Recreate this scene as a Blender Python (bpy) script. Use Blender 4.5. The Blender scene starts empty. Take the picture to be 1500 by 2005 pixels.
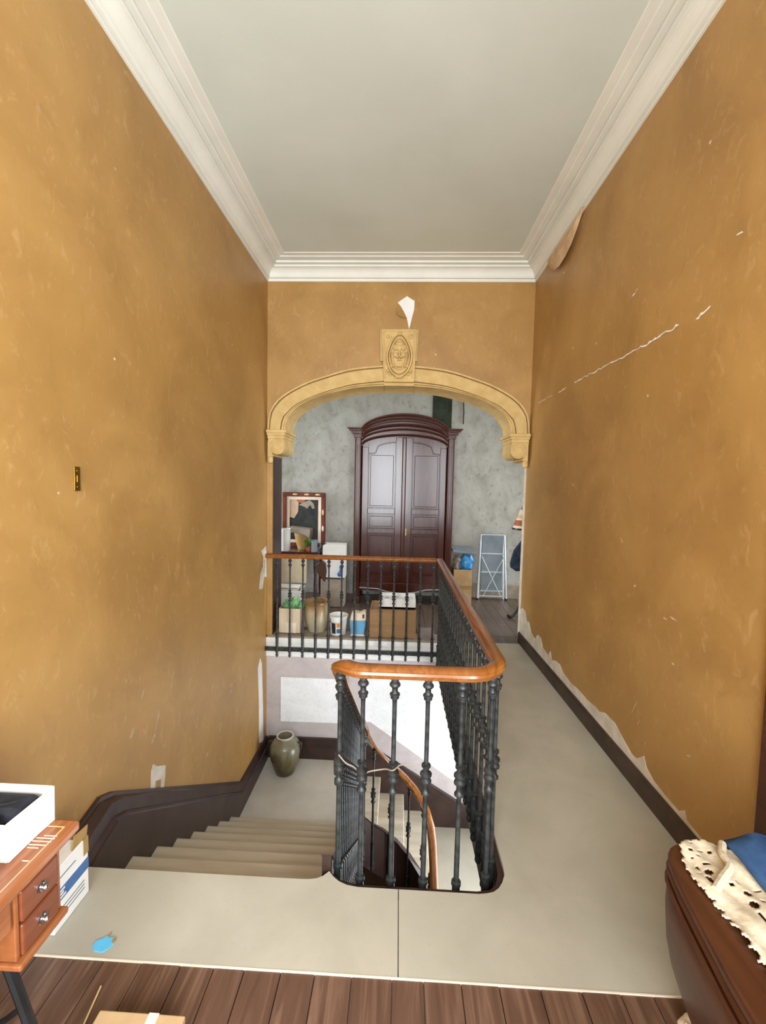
import bpy, bmesh, math, random
from mathutils import Vector, Matrix
random.seed(7)
PI = math.pi
S = bpy.context.scene
COL = S.collection
# ------------------------------------------------------------------ camera
F_PX, YAW, PITCH, ROLL = 828.16, 0.0382, 0.0653, 0.0209
def camera():
    cy, sy, cp, sp = math.cos(YAW), math.sin(YAW), math.cos(PITCH), math.sin(PITCH)
    f = Vector((-sy*cp, cy*cp, -sp)); r0 = Vector((cy, sy, 0)); u0 = r0.cross(f)
    r = math.cos(ROLL)*r0 + math.sin(ROLL)*u0; u = -math.sin(ROLL)*r0 + math.cos(ROLL)*u0
    cd = bpy.data.cameras.new('camera'); co = bpy.data.objects.new('camera', cd); COL.objects.link(co)
    cd.sensor_fit = 'VERTICAL'; cd.sensor_height = 36.0; cd.sensor_width = 27.0
    cd.lens = F_PX/2005*36; cd.clip_start = 0.03
    m = Matrix((r, u, -f)).transposed().to_4x4(); m.translation = (0, 0, 1.65)
    co.matrix_world = m
    S.camera = co
camera()
# ------------------------------------------------------------------ world, window and fill light, exposure
W = bpy.data.worlds.new('world'); S.world = W; W.use_nodes = True
W.node_tree.nodes['Background'].inputs[0].default_value = (0.75, 0.85, 1.0, 1)
W.node_tree.nodes['Background'].inputs[1].default_value = 1.0
XR_W = 1.34
def area(name, loc, direction, sx, sy, power, color=(1, 1, 1)):
    ld = bpy.data.lights.new(name, 'AREA'); ld.shape = 'RECTANGLE'; ld.size = sx; ld.size_y = sy
    ld.energy = power; ld.color = color
    o = bpy.data.objects.new(name, ld); COL.objects.link(o); o.location = loc
    o.rotation_euler = Vector(direction).to_track_quat('-Z', 'Y').to_euler()
    return o
area('window_daylight', (-0.45, -1.93, 1.75), (0.05, 1, -0.03), 1.5, 2.7, 150, (0.90, 0.955, 1.0))
area('side_window_daylight', (XR_W, -0.95, 1.75), (-1, 0.45, -0.05), 1.2, 2.3, 108, (0.90, 0.955, 1.0))
area('room_window_daylight', (4.95, 5.75, 1.6), (-1, 0, -0.03), 1.3, 2.4, 120, (0.90, 0.96, 1.0))
area('room_left_fill', (-4.75, 5.75, 1.6), (1, 0, -0.03), 1.3, 2.4, 110, (0.90, 0.96, 1.0))  # unseen lamp added to even out the far room wall
area('stairwell_fill', (1.34, 3.40, -1.30), (-1, 0.35, 0.12), 1.1, 1.2, 28, (0.90, 0.96, 1.0))  # lamp added under the passage to brighten the stairwell wall
vs = S.view_settings
vs.view_transform = 'Standard'; vs.look = 'None'; vs.gamma = 1.0; vs.use_curve_mapping = False
vs.exposure = 0.74
S.cycles.max_bounces = 6; S.cycles.diffuse_bounces = 4; S.cycles.glossy_bounces = 3
S.cycles.sample_clamp_indirect = 6.0
S.cycles.use_denoising = True

# ------------------------------------------------------------------ materials
def lin(c):
    def g(v):
        v /= 255.0
        return v/12.92 if v <= 0.04045 else ((v+0.055)/1.055)**2.4
    return (g(c[0]), g(c[1]), g(c[2]), 1)
def ramp_set(n, stops):
    e = n.color_ramp.elements
    while len(e) > 1: e.remove(e[-1])
    e[0].position, e[0].color = stops[0]
    for p, c in stops[1:]:
        k = e.new(p); k.color = c
def base(name, rough=0.6, spec=0.4, metal=0.0, coat=0.0):
    m = bpy.data.materials.new(name); m.use_nodes = True
    t = m.node_tree; b = t.nodes['Principled BSDF']
    b.inputs['Roughness'].default_value = rough; b.inputs['Metallic'].default_value = metal
    b.inputs['Specular IOR Level'].default_value = spec
    if coat: b.inputs['Coat Weight'].default_value = coat; b.inputs['Coat Roughness'].default_value = 0.15
    return m, t, b
def coords(t, scale=(1, 1, 1), kind='Object'):
    tc = t.nodes.new('ShaderNodeTexCoord'); mp = t.nodes.new('ShaderNodeMapping')
    mp.inputs['Scale'].default_value = scale
    t.links.new(tc.outputs[kind], mp.inputs[0]); return mp.outputs[0]
def noise(t, co, scale, detail=4, dist=0.0, rough=0.55):
    n = t.nodes.new('ShaderNodeTexNoise'); n.inputs['Scale'].default_value = scale
    n.inputs['Detail'].default_value = detail; n.inputs['Distortion'].default_value = dist
    n.inputs['Roughness'].default_value = rough
    t.links.new(co, n.inputs['Vector']); return n.outputs['Fac']
def ramp(t, fac, stops):
    r = t.nodes.new('ShaderNodeValToRGB'); ramp_set(r, stops); t.links.new(fac, r.inputs[0]); return r.outputs[0]
def mixc(t, fac, a, b):
    m = t.nodes.new('ShaderNodeMix'); m.data_type = 'RGBA'
    for v, i in ((fac, 0), (a, 6), (b, 7)):
        if hasattr(v, 'default_value') or hasattr(v, 'links'): t.links.new(v, m.inputs[i])
        else: m.inputs[i].default_value = v
    return m.outputs[2]
def bump(t, b, h, strength=0.2, dist=0.01):
    n = t.nodes.new('ShaderNodeBump'); n.inputs['Strength'].default_value = strength
    n.inputs['Distance'].default_value = dist
    t.links.new(h, n.inputs['Height']); t.links.new(n.outputs[0], b.inputs['Normal'])
def M_mottled(name, c1, c2, scale=6, rough=0.6, spec=0.4, metal=0, bmp=0.1, stretch=(1, 1, 1), coat=0, detail=5, lo=0.35, hi=0.65):
    m, t, b = base(name, rough, spec, metal, coat)
    f = noise(t, coords(t, stretch), scale, detail)
    t.links.new(ramp(t, f, [(lo, lin(c1)), (hi, lin(c2))]), b.inputs['Base Color'])
    if bmp: bump(t, b, f, bmp, 0.004)
    return m
def M_wood(name, dark, mid, light, axis='y', rough=0.4, coat=0.0, scale=9, spec=0.4):
    m, t, b = base(name, rough, spec, 0, coat)
    st = {'x': (0.08, 1, 1), 'y': (1, 0.08, 1), 'z': (1, 1, 0.08)}[axis]
    tc = t.nodes.new('ShaderNodeTexCoord'); oi = t.nodes.new('ShaderNodeObjectInfo')
    ad = t.nodes.new('ShaderNodeVectorMath'); ad.operation = 'ADD'
    sc = t.nodes.new('ShaderNodeMath'); sc.operation = 'MULTIPLY'; sc.inputs[1].default_value = 37.0
    t.links.new(oi.outputs['Random'], sc.inputs[0])
    t.links.new(tc.outputs['Object'], ad.inputs[0]); t.links.new(sc.outputs[0], ad.inputs[1])
    mp = t.nodes.new('ShaderNodeMapping'); mp.inputs['Scale'].default_value = st
    t.links.new(ad.outputs[0], mp.inputs[0])
    f = noise(t, mp.outputs[0], scale*4, 6, 1.2)
    g = noise(t, mp.outputs[0], scale, 3, 0.5)
    c = mixc(t, g, ramp(t, f, [(0.3, lin(dark)), (0.5, lin(mid)), (0.7, lin(light))]), lin(mid))
    t.links.new(c, b.inputs['Base Color']); bump(t, b, f, 0.08, 0.002)
    return m
def M_plain(name, c, rough=0.5, spec=0.4, metal=0):
    c2 = tuple(max(0, v*0.93) for v in c)
    return M_mottled(name, c2, c, 14, rough, spec, metal, 0.03)

def M_wallpaper():
    m, t, b = base('wallpaper_ochre', 0.46, 0.5)
    co = coords(t)
    big = noise(t, co, 1.6, 5, 0.6)
    c = ramp(t, big, [(0.3, lin((156, 117, 63))), (0.5, lin((169, 129, 71))), (0.72, lin((181, 141, 81)))])
    st = coords(t, (1, 1, 0.55))
    fl = noise(t, st, 18, 6, 1.2, 0.66)
    flf = ramp(t, fl, [(0.56, (0, 0, 0, 1)), (0.72, (0.45, 0.45, 0.45, 1))])
    c = mixc(t, flf, c, lin((200, 163, 112)))
    dk = noise(t, st, 9, 5, 1.6, 0.6)
    c = mixc(t, ramp(t, dk, [(0.58, (0, 0, 0, 1)), (0.8, (0.35, 0.35, 0.35, 1))]), c, lin((134, 100, 62)))
    v = t.nodes.new('ShaderNodeTexVoronoi'); v.inputs['Scale'].default_value = 3.4
    wob = noise(t, co, 24, 2)
    t.links.new(co, v.inputs['Vector'])
    lt = t.nodes.new('ShaderNodeMath'); lt.operation = 'MULTIPLY'
    t.links.new(v.outputs['Distance'], lt.inputs[0]); t.links.new(wob, lt.inputs[1])
    sp = ramp(t, lt.outputs[0], [(0.008, (0.8, 0.8, 0.8, 1)), (0.014, (0, 0, 0, 1))])
    c = mixc(t, sp, c, lin((228, 218, 200)))
    t.links.new(c, b.inputs['Base Color']); bump(t, b, fl, 0.10, 0.004)
    return m
def M_marble(name, c1, c2, vein, amount=0.45):
    m, t, b = base(name, 0.35, 0.4)
    co = coords(t, (1, 1, 1.3))
    n = noise(t, co, 2.2, 8, 1.4)
    c = ramp(t, n, [(0.3, lin(c1)), (0.65, lin(c2))])
    n2 = noise(t, co, 3.4, 9, 2.6, 0.6)
    v = ramp(t, n2, [(0.485, (0, 0, 0, 1)), (0.5, (amount, amount, amount, 1)), (0.515, (0, 0, 0, 1))])
    t.links.new(mixc(t, v, c, lin(vein)), b.inputs['Base Color'])
    return m
def M_board():
    m, t, b = base('board_cream', 0.5, 0.35)
    co = coords(t)
    f = noise(t, co, 2.3, 5, 0.4); g = noise(t, co, 60, 3)
    c = ramp(t, f, [(0.3, lin((166, 160, 144))), (0.7, lin((186, 180, 164)))])
    c = mixc(t, ramp(t, g, [(0.62, (0, 0, 0, 1)), (0.75, (0.25, 0.25, 0.25, 1))]), c, lin((150, 138, 116)))
    t.links.new(c, b.inputs['Base Color']); bump(t, b, g, 0.05, 0.002)
    return m
MAT = dict(
    paper=M_wallpaper(),
    ceil=M_mottled('ceiling_paint', (203, 209, 198), (211, 217, 207), 1.2, 0.8, 0.2, 0, 0.02),
    cornice=M_mottled('cornice_plaster', (222, 222, 211), (230, 229, 218), 3, 0.7, 0.25, 0, 0.03),
    plaster=M_mottled('bare_plaster', (196, 186, 170), (220, 212, 198), 9, 0.85, 0.2, 0, 0.15),
    tornpaper=M_mottled('torn_paper_back', (190, 158, 118), (214, 186, 148), 10, 0.8, 0.2),
    white=M_mottled('white_paint', (226, 224, 218), (240, 239, 235), 5, 0.5, 0.3),
    greywall=None, board=M_board(),
    tread=M_mottled('stair_tread_wood', (186, 176, 156), (212, 203, 186), 4, 0.5, 0.35, 0, 0.05, (0.3, 3, 1)),
    riser=M_mottled('stair_riser_wood', (164, 140, 104), (186, 162, 126), 5, 0.55, 0.3),
    string=M_mottled('dark_brown_paint', (48, 33, 30), (66, 47, 42), 5, 0.38, 0.45, 0, 0.06),
    skirt=M_mottled('worn_dark_skirting', (52, 40, 33), (74, 58, 48), 7, 0.45, 0.4, 0, 0.08),
    mauve=M_marble('mauve_faux_marble', (184, 174, 174), (204, 194, 193), (164, 152, 154), 0.35),
    marble=M_marble('white_faux_marble', (236, 238, 240), (248, 249, 250), (186, 190, 196), 0.4),
    stone=M_mottled('ochre_limestone', (196, 166, 108), (212, 183, 126), 9, 0.8, 0.2, 0, 0.35),
    iron=M_mottled('painted_cast_iron', (38, 40, 40), (70, 74, 74), 26, 0.40, 0.5, 0.35, 0.25),
    rail=M_wood('varnished_handrail', (92, 50, 20), (138, 82, 34), (176, 116, 56), 'y', 0.25, 0.4, 6),
    armoire=M_wood('armoire_mahogany', (44, 18, 12), (66, 28, 18), (88, 42, 25), 'z', 0.21, 0.25, 5),
    plank=M_wood('floor_plank_walnut', (62, 42, 32), (98, 71, 56), (148, 116, 95), 'y', 0.42, 0.15, 6),
    rplank=M_wood('room_plank', (66, 54, 46), (92, 76, 64), (112, 96, 82), 'y', 0.45, 0.1, 5),
    sew=M_wood('sewing_table_wood', (114, 62, 32), (146, 86, 48), (172, 112, 70), 'y', 0.34, 0.25, 6),
    sewdark=M_wood('sewing_drawer_wood', (90, 44, 24), (116, 60, 34), (140, 78, 46), 'y', 0.35, 0.3, 6),
    chest=M_wood('chest_dark_wood', (46, 23, 11), (70, 37, 18), (96, 56, 30), 'y', 0.42, 0.1, 6),
    chrome=M_plain('nickel', (200, 200, 205), 0.2, 0.5, 1.0),
    brass=M_plain('brass', (150, 118, 50), 0.42, 0.5, 1.0),
    card=M_mottled('cardboard', (178, 146, 104), (196, 164, 122), 8, 0.85, 0.2),
    paleplastic=M_mottled('pale_beige_card', (200, 182, 152), (216, 200, 172), 6, 0.8, 0.2),
    tape=M_mottled('brown_tape', (150, 120, 66), (170, 138, 82), 8, 0.5, 0.4),
    bluep=M_mottled('blue_print', (70, 104, 152), (88, 122, 170), 12, 0.7, 0.2),
    blue=M_mottled('bright_blue_plastic', (36, 120, 186), (70, 152, 210), 9, 0.35, 0.5),
    sky=M_mottled('sky_blue_card', (92, 158, 200), (122, 184, 220), 8, 0.6, 0.3),
    scrap=M_mottled('blue_paper', (84, 178, 224), (106, 194, 236), 8, 0.7, 0.2),
    cloth=M_mottled('blue_cloth', (42, 66, 100), (60, 88, 128), 16, 0.9, 0.1, 0, 0.25),
    lace=M_mottled('ecru_lace', (190, 174, 148), (212, 197, 172), 60, 0.9, 0.1, 0, 0.5),
    dark=M_mottled('dark_cloth', (30, 32, 40), (56, 58, 68), 10, 0.8, 0.2, 0, 0.3),
    black=M_mottled('black_iron', (18, 18, 19), (34, 34, 36), 12, 0.4, 0.4),
    red=M_mottled('red_brown', (92, 42, 30), (126, 60, 44), 6, 0.6, 0.3),
    green=M_mottled('green_plastic', (98, 150, 96), (130, 180, 124), 10, 0.5, 0.4),
    leaf=M_mottled('leaf_green', (50, 96, 34), (90, 140, 58), 10, 0.5, 0.4),
    orange=M_plain('orange_print', (220, 140, 40), 0.6),
    grey=M_mottled('grey_enamel', (112, 122, 130), (130, 140, 148), 6, 0.5, 0.4),
    alu=M_mottled('pale_aluminium', (196, 206, 212), (216, 224, 230), 8, 0.35, 0.5, 0.4),
    cream=M_mottled('cream_mat', (224, 206, 184), (238, 224, 204), 6, 0.8, 0.2),
    terra=M_mottled('terracotta', (150, 84, 56), (180, 110, 76), 6, 0.7, 0.2),
    darkgreen=M_mottled('dark_green_wall', (40, 46, 38), (58, 64, 52), 6, 0.8, 0.2),
    paint1=M_mottled('painting_pink', (196, 160, 136), (214, 184, 160), 8, 0.6, 0.2),
    paint2=M_mottled('painting_charcoal', (40, 44, 42), (60, 62, 58), 8, 0.6, 0.2),
    straw=M_mottled('pale_straw', (214, 178, 122), (230, 200, 150), 10, 0.7, 0.2),
    crate=M_wood('crate_wood', (124, 94, 60), (152, 117, 77), (168, 134, 94), 'x', 0.6, 0.0, 5),
    landing=M_mottled('landing_lit_cream', (204, 200, 190), (220, 216, 206), 3, 0.5, 0.35, 0, 0.04),  # board cream lightened to stand in for missing light on the half landing
    navy=M_mottled('navy_canvas', (40, 50, 66), (62, 74, 92), 14, 0.85, 0.2, 0, 0.2),
    taupe=M_mottled('taupe_stone', (142, 130, 116), (164, 152, 138), 8, 0.7, 0.2),
    lino=M_mottled('grey_mat', (128, 118, 116), (148, 138, 134), 8, 0.8, 0.2),
)
def M_greywall():
    m, t, b = base('grey_green_wallpaper', 0.7, 0.25)
    co = coords(t, (1, 1, 0.7)); f = noise(t, co, 4.5, 6, 0.6); g = noise(t, co, 20, 5, 0.6)
    c = ramp(t, f, [(0.3, lin((146, 144, 134))), (0.5, lin((167, 164, 156))), (0.7, lin((178, 176, 168)))])
    c = mixc(t, ramp(t, g, [(0.55, (0, 0, 0, 1)), (0.72, (0.5, 0.5, 0.5, 1))]), c, lin((112, 108, 97)))
    t.links.new(c, b.inputs['Base Color']); return m
MAT['greywall'] = M_greywall()
def M_pot(name, body, mid, top, zlo, zhi):
    m, t, b = base(name, 0.22, 0.5)
    tc = t.nodes.new('ShaderNodeTexCoord'); sp = t.nodes.new('ShaderNodeSeparateXYZ'); t.links.new(tc.outputs['Object'], sp.inputs[0])
    mr = t.nodes.new('ShaderNodeMapRange'); mr.inputs[1].default_value = zlo; mr.inputs[2].default_value = zhi
    t.links.new(sp.outputs[2], mr.inputs[0])
    n = noise(t, coords(t, (1, 1, 0.35)), 12, 6, 0.8)
    ad = t.nodes.new('ShaderNodeMath'); ad.operation = 'MULTIPLY_ADD'; ad.inputs[1].default_value = 0.9
    t.links.new(n, ad.inputs[0]); t.links.new(mr.outputs[0], ad.inputs[2])
    sb = t.nodes.new('ShaderNodeMath'); sb.operation = 'SUBTRACT'; sb.inputs[1].default_value = 0.45; t.links.new(ad.outputs[0], sb.inputs[0])
    t.links.new(ramp(t, sb.outputs[0], [(0.15, lin(body)), (0.5, lin(mid)), (0.85, lin(top))]), b.inputs['Base Color'])
    return m
MAT['vase'] = M_pot('olive_glaze', (64, 58, 30), (92, 84, 54), (128, 124, 104), 0.0, 0.40)
MAT['pot'] = M_pot('ochre_stoneware', (184, 174, 148), (188, 173, 140), (138, 104, 64), 0.0, 0.40)

# ------------------------------------------------------------------ mesh builder
class MB:
    def __init__(s): s.v = []; s.f = []
    def add(s, vs, fs):
        n = len(s.v); s.v += [tuple(p) for p in vs]; s.f += [tuple(i+n for i in q) for q in fs]; return s
    def box(s, x0, x1, y0, y1, z0, z1):
        return s.add([(x0, y0, z0), (x1, y0, z0), (x1, y1, z0), (x0, y1, z0), (x0, y0, z1), (x1, y0, z1), (x1, y1, z1), (x0, y1, z1)],
                     [(0, 3, 2, 1), (4, 5, 6, 7), (0, 1, 5, 4), (1, 2, 6, 5), (2, 3, 7, 6), (3, 0, 4, 7)])
    def prism(s, poly, axis, a, b):
        """poly: 2D points; axis 'x': (y,z), 'y': (x,z), 'z': (x,y)"""
        def P(p, k): return {'x': (k, p[0], p[1]), 'y': (p[0], k, p[1]), 'z': (p[0], p[1], k)}[axis]
        n = len(poly)
        return s.add([P(p, a) for p in poly]+[P(p, b) for p in poly],
                     [tuple(range(n))[::-1], tuple(range(n, 2*n))]+[(i, (i+1) % n, n+(i+1) % n, n+i) for i in range(n)])
    def lathe(s, prof, c=(0, 0, 0), seg=20, cap=True):
        vs, fs = [], []
        for r, z in prof:
            for k in range(seg):
                a = 2*PI*k/seg; vs.append((c[0]+r*math.cos(a), c[1]+r*math.sin(a), c[2]+z))
        for i in range(len(prof)-1):
            for k in range(seg):
                k2 = (k+1) % seg; fs.append((i*seg+k, i*seg+k2, (i+1)*seg+k2, (i+1)*seg+k))
        if cap: fs.append(tuple(range(seg))[::-1]); fs.append(tuple(range((len(prof)-1)*seg, len(prof)*seg)))
        return s.add(vs, fs)
    def ell(s, c, r, seg=12, rings=8):
        prof = [(max(1e-4, math.sin(PI*i/rings)), -math.cos(PI*i/rings)) for i in range(rings+1)]
        vs, fs = [], []
        for rr, z in prof:
            for k in range(seg):
                a = 2*PI*k/seg; vs.append((c[0]+r[0]*rr*math.cos(a), c[1]+r[1]*rr*math.sin(a), c[2]+r[2]*z))
        for i in range(rings):
            for k in range(seg):
                k2 = (k+1) % seg; fs.append((i*seg+k, i*seg+k2, (i+1)*seg+k2, (i+1)*seg+k))
        return s.add(vs, fs)
    def sweep(s, path, prof, closed=False, capped=True):
        """profile points (side, up); side is to the right of travel in plan, plumb up; mitred"""
        P = [Vector(p) for p in path]; n = len(P); m = len(prof); vs, fs = [], []
        def dirn(a, b):
            d = (b-a); d.z = 0
            return d.normalized() if d.length > 1e-6 else None
        for i in range(n):
            d0 = dirn(P[i-1], P[i]) if (i > 0 or closed) else None
            d1 = dirn(P[i], P[(i+1) % n]) if (i < n-1 or closed) else None
            d0 = d0 or d1; d1 = d1 or d0
            n0 = Vector((d0.y, -d0.x, 0)); n1 = Vector((d1.y, -d1.x, 0)); nn = (n0+n1).normalized()
            k = 1/max(0.35, nn.dot(n0))
            for a, b in prof: vs.append(P[i]+nn*(a*k)+Vector((0, 0, b)))
        for i in range(n if closed else n-1):
            j = (i+1) % n
            for k in range(m): fs.append((i*m+k, i*m+(k+1) % m, j*m+(k+1) % m, j*m+k))
        if capped and not closed: fs += [tuple(range(m))[::-1], tuple(range((n-1)*m, n*m))]
        return s.add(vs, fs)
    def tube(s, path, r, seg=8, closed=False):
        P = [Vector(p) for p in path]; n = len(P); vs, fs = [], []
        rs = r if isinstance(r, (list, tuple)) else [r]*n
        up = None
        for i in range(n):
            a = P[i-1] if (i > 0 or closed) else P[i]; b = P[(i+1) % n] if (i < n-1 or closed) else P[i]
            d = (b-a).normalized()
            if up is None: up = Vector((0, 0, 1)) if abs(d.z) < 0.9 else Vector((1, 0, 0))
            u = up - d*up.dot(d); u = u.normalized() if u.length > 1e-5 else d.orthogonal().normalized(); up = u; w = d.cross(u)
            for k in range(seg):
                t = 2*PI*k/seg; vs.append(P[i]+(u*math.cos(t)+w*math.sin(t))*rs[i])
        for i in range(n if closed else n-1):
            j = (i+1) % n
            for k in range(seg): fs.append((i*seg+k, i*seg+(k+1) % seg, j*seg+(k+1) % seg, j*seg+k))
        if not closed: fs += [tuple(range(seg))[::-1], tuple(range((n-1)*seg, n*seg))]
        return s.add(vs, fs)
    def mesh(s, name, mat, smooth=False, fix=True):
        me = bpy.data.meshes.new(name); me.from_pydata(s.v, [], s.f)
        if fix:
            bm = bmesh.new(); bm.from_mesh(me); bmesh.ops.recalc_face_normals(bm, faces=bm.faces); bm.to_mesh(me); bm.free()
        me.materials.append(MAT[mat] if isinstance(mat, str) else mat)
        if smooth:
            me.polygons.foreach_set('use_smooth', [True]*len(me.polygons))
            try: me.set_sharp_from_angle(angle=math.radians(38))
            except Exception: pass
        return me
    def build(s, name, mat, parent=None, smooth=False, bevel=0, origin=None, label=None):
        o = bpy.data.objects.new(name, None)
        if origin is not None: s.v = [(a-origin[0], b-origin[1], c-origin[2]) for a, b, c in s.v]
        me = s.mesh(name, mat, smooth)
        bpy.data.objects.remove(o)
        o = bpy.data.objects.new(name, me); COL.objects.link(o)
        if origin is not None: o.location = origin
        if parent is not None:
            o.parent = parent
            o.location = Vector(o.location)-Vector(world_loc(parent))
        if bevel:
            b = o.modifiers.new('edge', 'BEVEL'); b.width = bevel; b.segments = 2; b.limit_method = 'ANGLE'; b.angle_limit = math.radians(40)
        if label: o['label'] = label
        return o
def world_loc(o):
    v = Vector((0, 0, 0))
    while o is not None: v += Vector(o.location); o = o.parent
    return v
def tag(o, label, cat, group=None, kind=None):
    o['label'] = label; o['category'] = cat
    if group: o['group'] = group
    if kind: o['kind'] = kind
    return o
def thing(name, label, cat, loc=(0, 0, 0), group=None):
    o = bpy.data.objects.new(name, None); COL.objects.link(o); o.location = loc; o.empty_display_size = 0.05
    return tag(o, label, cat, group)
def inst(name, me, loc, parent=None, rotz=0, scale=None):
    o = bpy.data.objects.new(name, me); COL.objects.link(o); o.rotation_euler.z = rotz
    if scale: o.scale = scale
    if parent is not None: o.parent = parent; o.location = Vector(loc)-world_loc(parent)
    else: o.location = loc
    return o
def struct(o, label, cat): return tag(o, label, cat, kind='structure')
def smoothpath(pts, sub=4):
    P = [Vector(p) for p in pts]; out = []
    for i in range(len(P)-1):
        p0, p1, p2, p3 = P[max(0, i-1)], P[i], P[i+1], P[min(len(P)-1, i+2)]
        for k in range(sub):
            t = k/sub
            out.append(0.5*((2*p1)+(-p0+p2)*t+(2*p0-5*p1+4*p2-p3)*t*t+(-p0+3*p1-3*p2+p3)*t**3))
    out.append(P[-1]); return out
def lumpy(m, amp, freq=30.0):
    from mathutils import noise as nz
    m.v = [tuple(Vector(p)+nz.noise_vector(Vector(p)*freq)*amp) for p in m.v]; return m
def wob(a): return random.uniform(-a, a)

# ------------------------------------------------------------------ setting
XL, XR, D, ZK, ZC = -1.4527, 1.3622, 4.59, 3.771, 3.95
TH = 0.34                       # thickness of the arch wall
RZ = -0.06                      # floor of the room beyond
BK = 6.5                        # its back wall
YB = -2.0                       # wall behind the camera
ZB = -3.7                       # hall at the foot of the stairs
def pz(y): return RZ*max(0.0, min(1.0, (y-1.64)/(D-1.64)))      # the old passage floor falls slightly

# -- floors
fl = struct(MB().box(XL, XR, YB, 1.60, -0.30, -0.022).build('floor', 'taupe'), 'near landing floor with dark wooden planks and cream boards', 'floor')
# right slab of the passage
pm = MB()
ps = [(0.49, 1.60), (XR, 1.60), (XR, D+0.02), (0.49, D+0.02)]
pm.add([(x, y, pz(y)-0.30) for x, y in ps]+[(x, y, pz(y)-0.022) for x, y in ps],
       [(3, 2, 1, 0), (4, 5, 6, 7), (0, 1, 5, 4), (1, 2, 6, 5), (2, 3, 7, 6), (3, 0, 4, 7)])
pm.build('passage_slab', 'taupe', fl)
# planks of the near floor, running away from the camera
px = XL+0.005; k = 0
while px < XR-0.02:
    w = random.choice((0.105, 0.115, 0.125, 0.135)); x1 = min(px+w, XR-0.004)
    ys = YB+0.1 - random.uniform(0, 0.6)
    for a, b in ((YB+0.01, 0.15+wob(0.5)), (None, 1.312)):
        if a is None: a = last+0.003
        last = b
        dz = wob(0.0008)
        MB().box(px+0.0015, x1-0.0015, a, b, -0.022, -0.003+dz).build('plank', 'plank', fl, bevel=0.0015, origin=((px+x1)/2, a, -0.022))
    px = x1
# cream boards
def board(name, poly, poly2=None):
    m = MB()
    for p in (poly, poly2):
        if p:
            n = len(p); vs = [(x, y, pz(y)-0.021) for x, y in p]+[(x, y, pz(y)) for x, y in p]
            m.add(vs, [tuple(range(n))[::-1], tuple(range(n, 2*n))]+[(i, (i+1) % n, n+(i+1) % n, n+i) for i in range(n)])
    return m.build(name, 'board', fl)
board('floor_board', [(-1.31, 1.317), (0.0312, 1.317), (0.0312, 1.627), (-0.135, 1.627), (-0.18, 1.634), (-0.215, 1.648), (-0.24, 1.667), (-0.262, 1.692),
                      (-0.285, 1.668), (-0.31, 1.655), (-0.345, 1.649), (-0.42, 1.648), (-1.31, 1.648)])
board('floor_board', [(0.0348, 1.317), (1.345, 1.317), (1.345, 1.64), (0.4225, 1.64), (0.395, 1.632), (0.36, 1.627), (0.0348, 1.627)],
      [(0.4225, 1.64), (1.345, 1.64), (1.345, D-0.01), (0.49, D-0.01), (0.49, 1.76), (0.485, 1.72), (0.468, 1.685), (0.447, 1.658)])
MB().box(-1.31, 1.345, 1.3125, 1.3165, -0.006, 0.001).build('edge_strip', 'cream', fl)
# lower hall floor
struct(MB().box(XL-0.3, 3.1, YB, BK, ZB-0.2, ZB).build('floor', 'taupe'), 'stone floor of the hall below the stairs', 'floor')
# room beyond the arch
rf = struct(MB().box(-5.0, 5.1, D+0.012, BK+0.1, RZ-0.25, RZ-0.02).build('floor', 'taupe'), 'worn plank floor of the room behind the arch', 'floor')
MB().box(-1.44, 0.47, D-0.02, D+0.20, RZ-0.02, RZ).build('threshold_slab', 'taupe', rf, bevel=0.004)
MB().box(0.49, XR, D-0.005, D+0.20, RZ-0.02, RZ-0.002).build('threshold_slab', 'rplank', rf)
px = -4.99
while px < 5.08:
    w = random.choice((0.13, 0.15, 0.17)); x1 = min(px+w, 5.09); cut = random.uniform(5.0, 6.2)
    for a, b in ((D+0.203, cut), (cut+0.003, BK)):
        MB().box(px+0.0015, x1-0.0015, a, b, RZ-0.02, RZ+wob(0.001)).build('plank', 'rplank', rf, origin=((px+x1)/2, a, RZ))
    px = x1

# -- ceilings
cl = struct(MB().box(XL, XR, YB, D, ZC, ZC+0.1).build('ceiling', 'ceil'), 'off-white plaster ceiling above the stairwell', 'ceiling')
struct(MB().box(-5.0, 5.1, D+TH, BK+0.1, 3.5, 3.6).build('ceiling', 'ceil'), 'plain ceiling of the room behind the arch', 'ceiling')
prof = [(0, 3.771), (0.012, 3.771), (0.013, 3.790), (0.004, 3.793), (0.004, 3.802), (0.026, 3.804), (0.030, 3.814)]
for i in range(7):
    a = PI/2*i/6; prof.append((0.032+0.066*(1-math.cos(a)), 3.818+0.064*math.sin(a)))
prof += [(0.100, 3.888), (0.084, 3.892), (0.084, 3.905), (0.126, 3.908), (0.130, 3.924), (0.114, 3.927), (0.114, 3.934), (0.182, 3.936), (0.186, 3.943), (0.236, 3.944), (0.240, ZC), (0, ZC)]
# sweep side is to the right of travel: travel +y along the left wall puts the profile into the room
t1 = MB().sweep([(XL, YB, 0), (XL, D, 0), (XR, D, 0), (XR, YB, 0)], prof, capped=True).build('trim_1', 'cornice', smooth=False)
struct(t1, 'moulded white plaster cornice around the ceiling', 'cornice')

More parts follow.
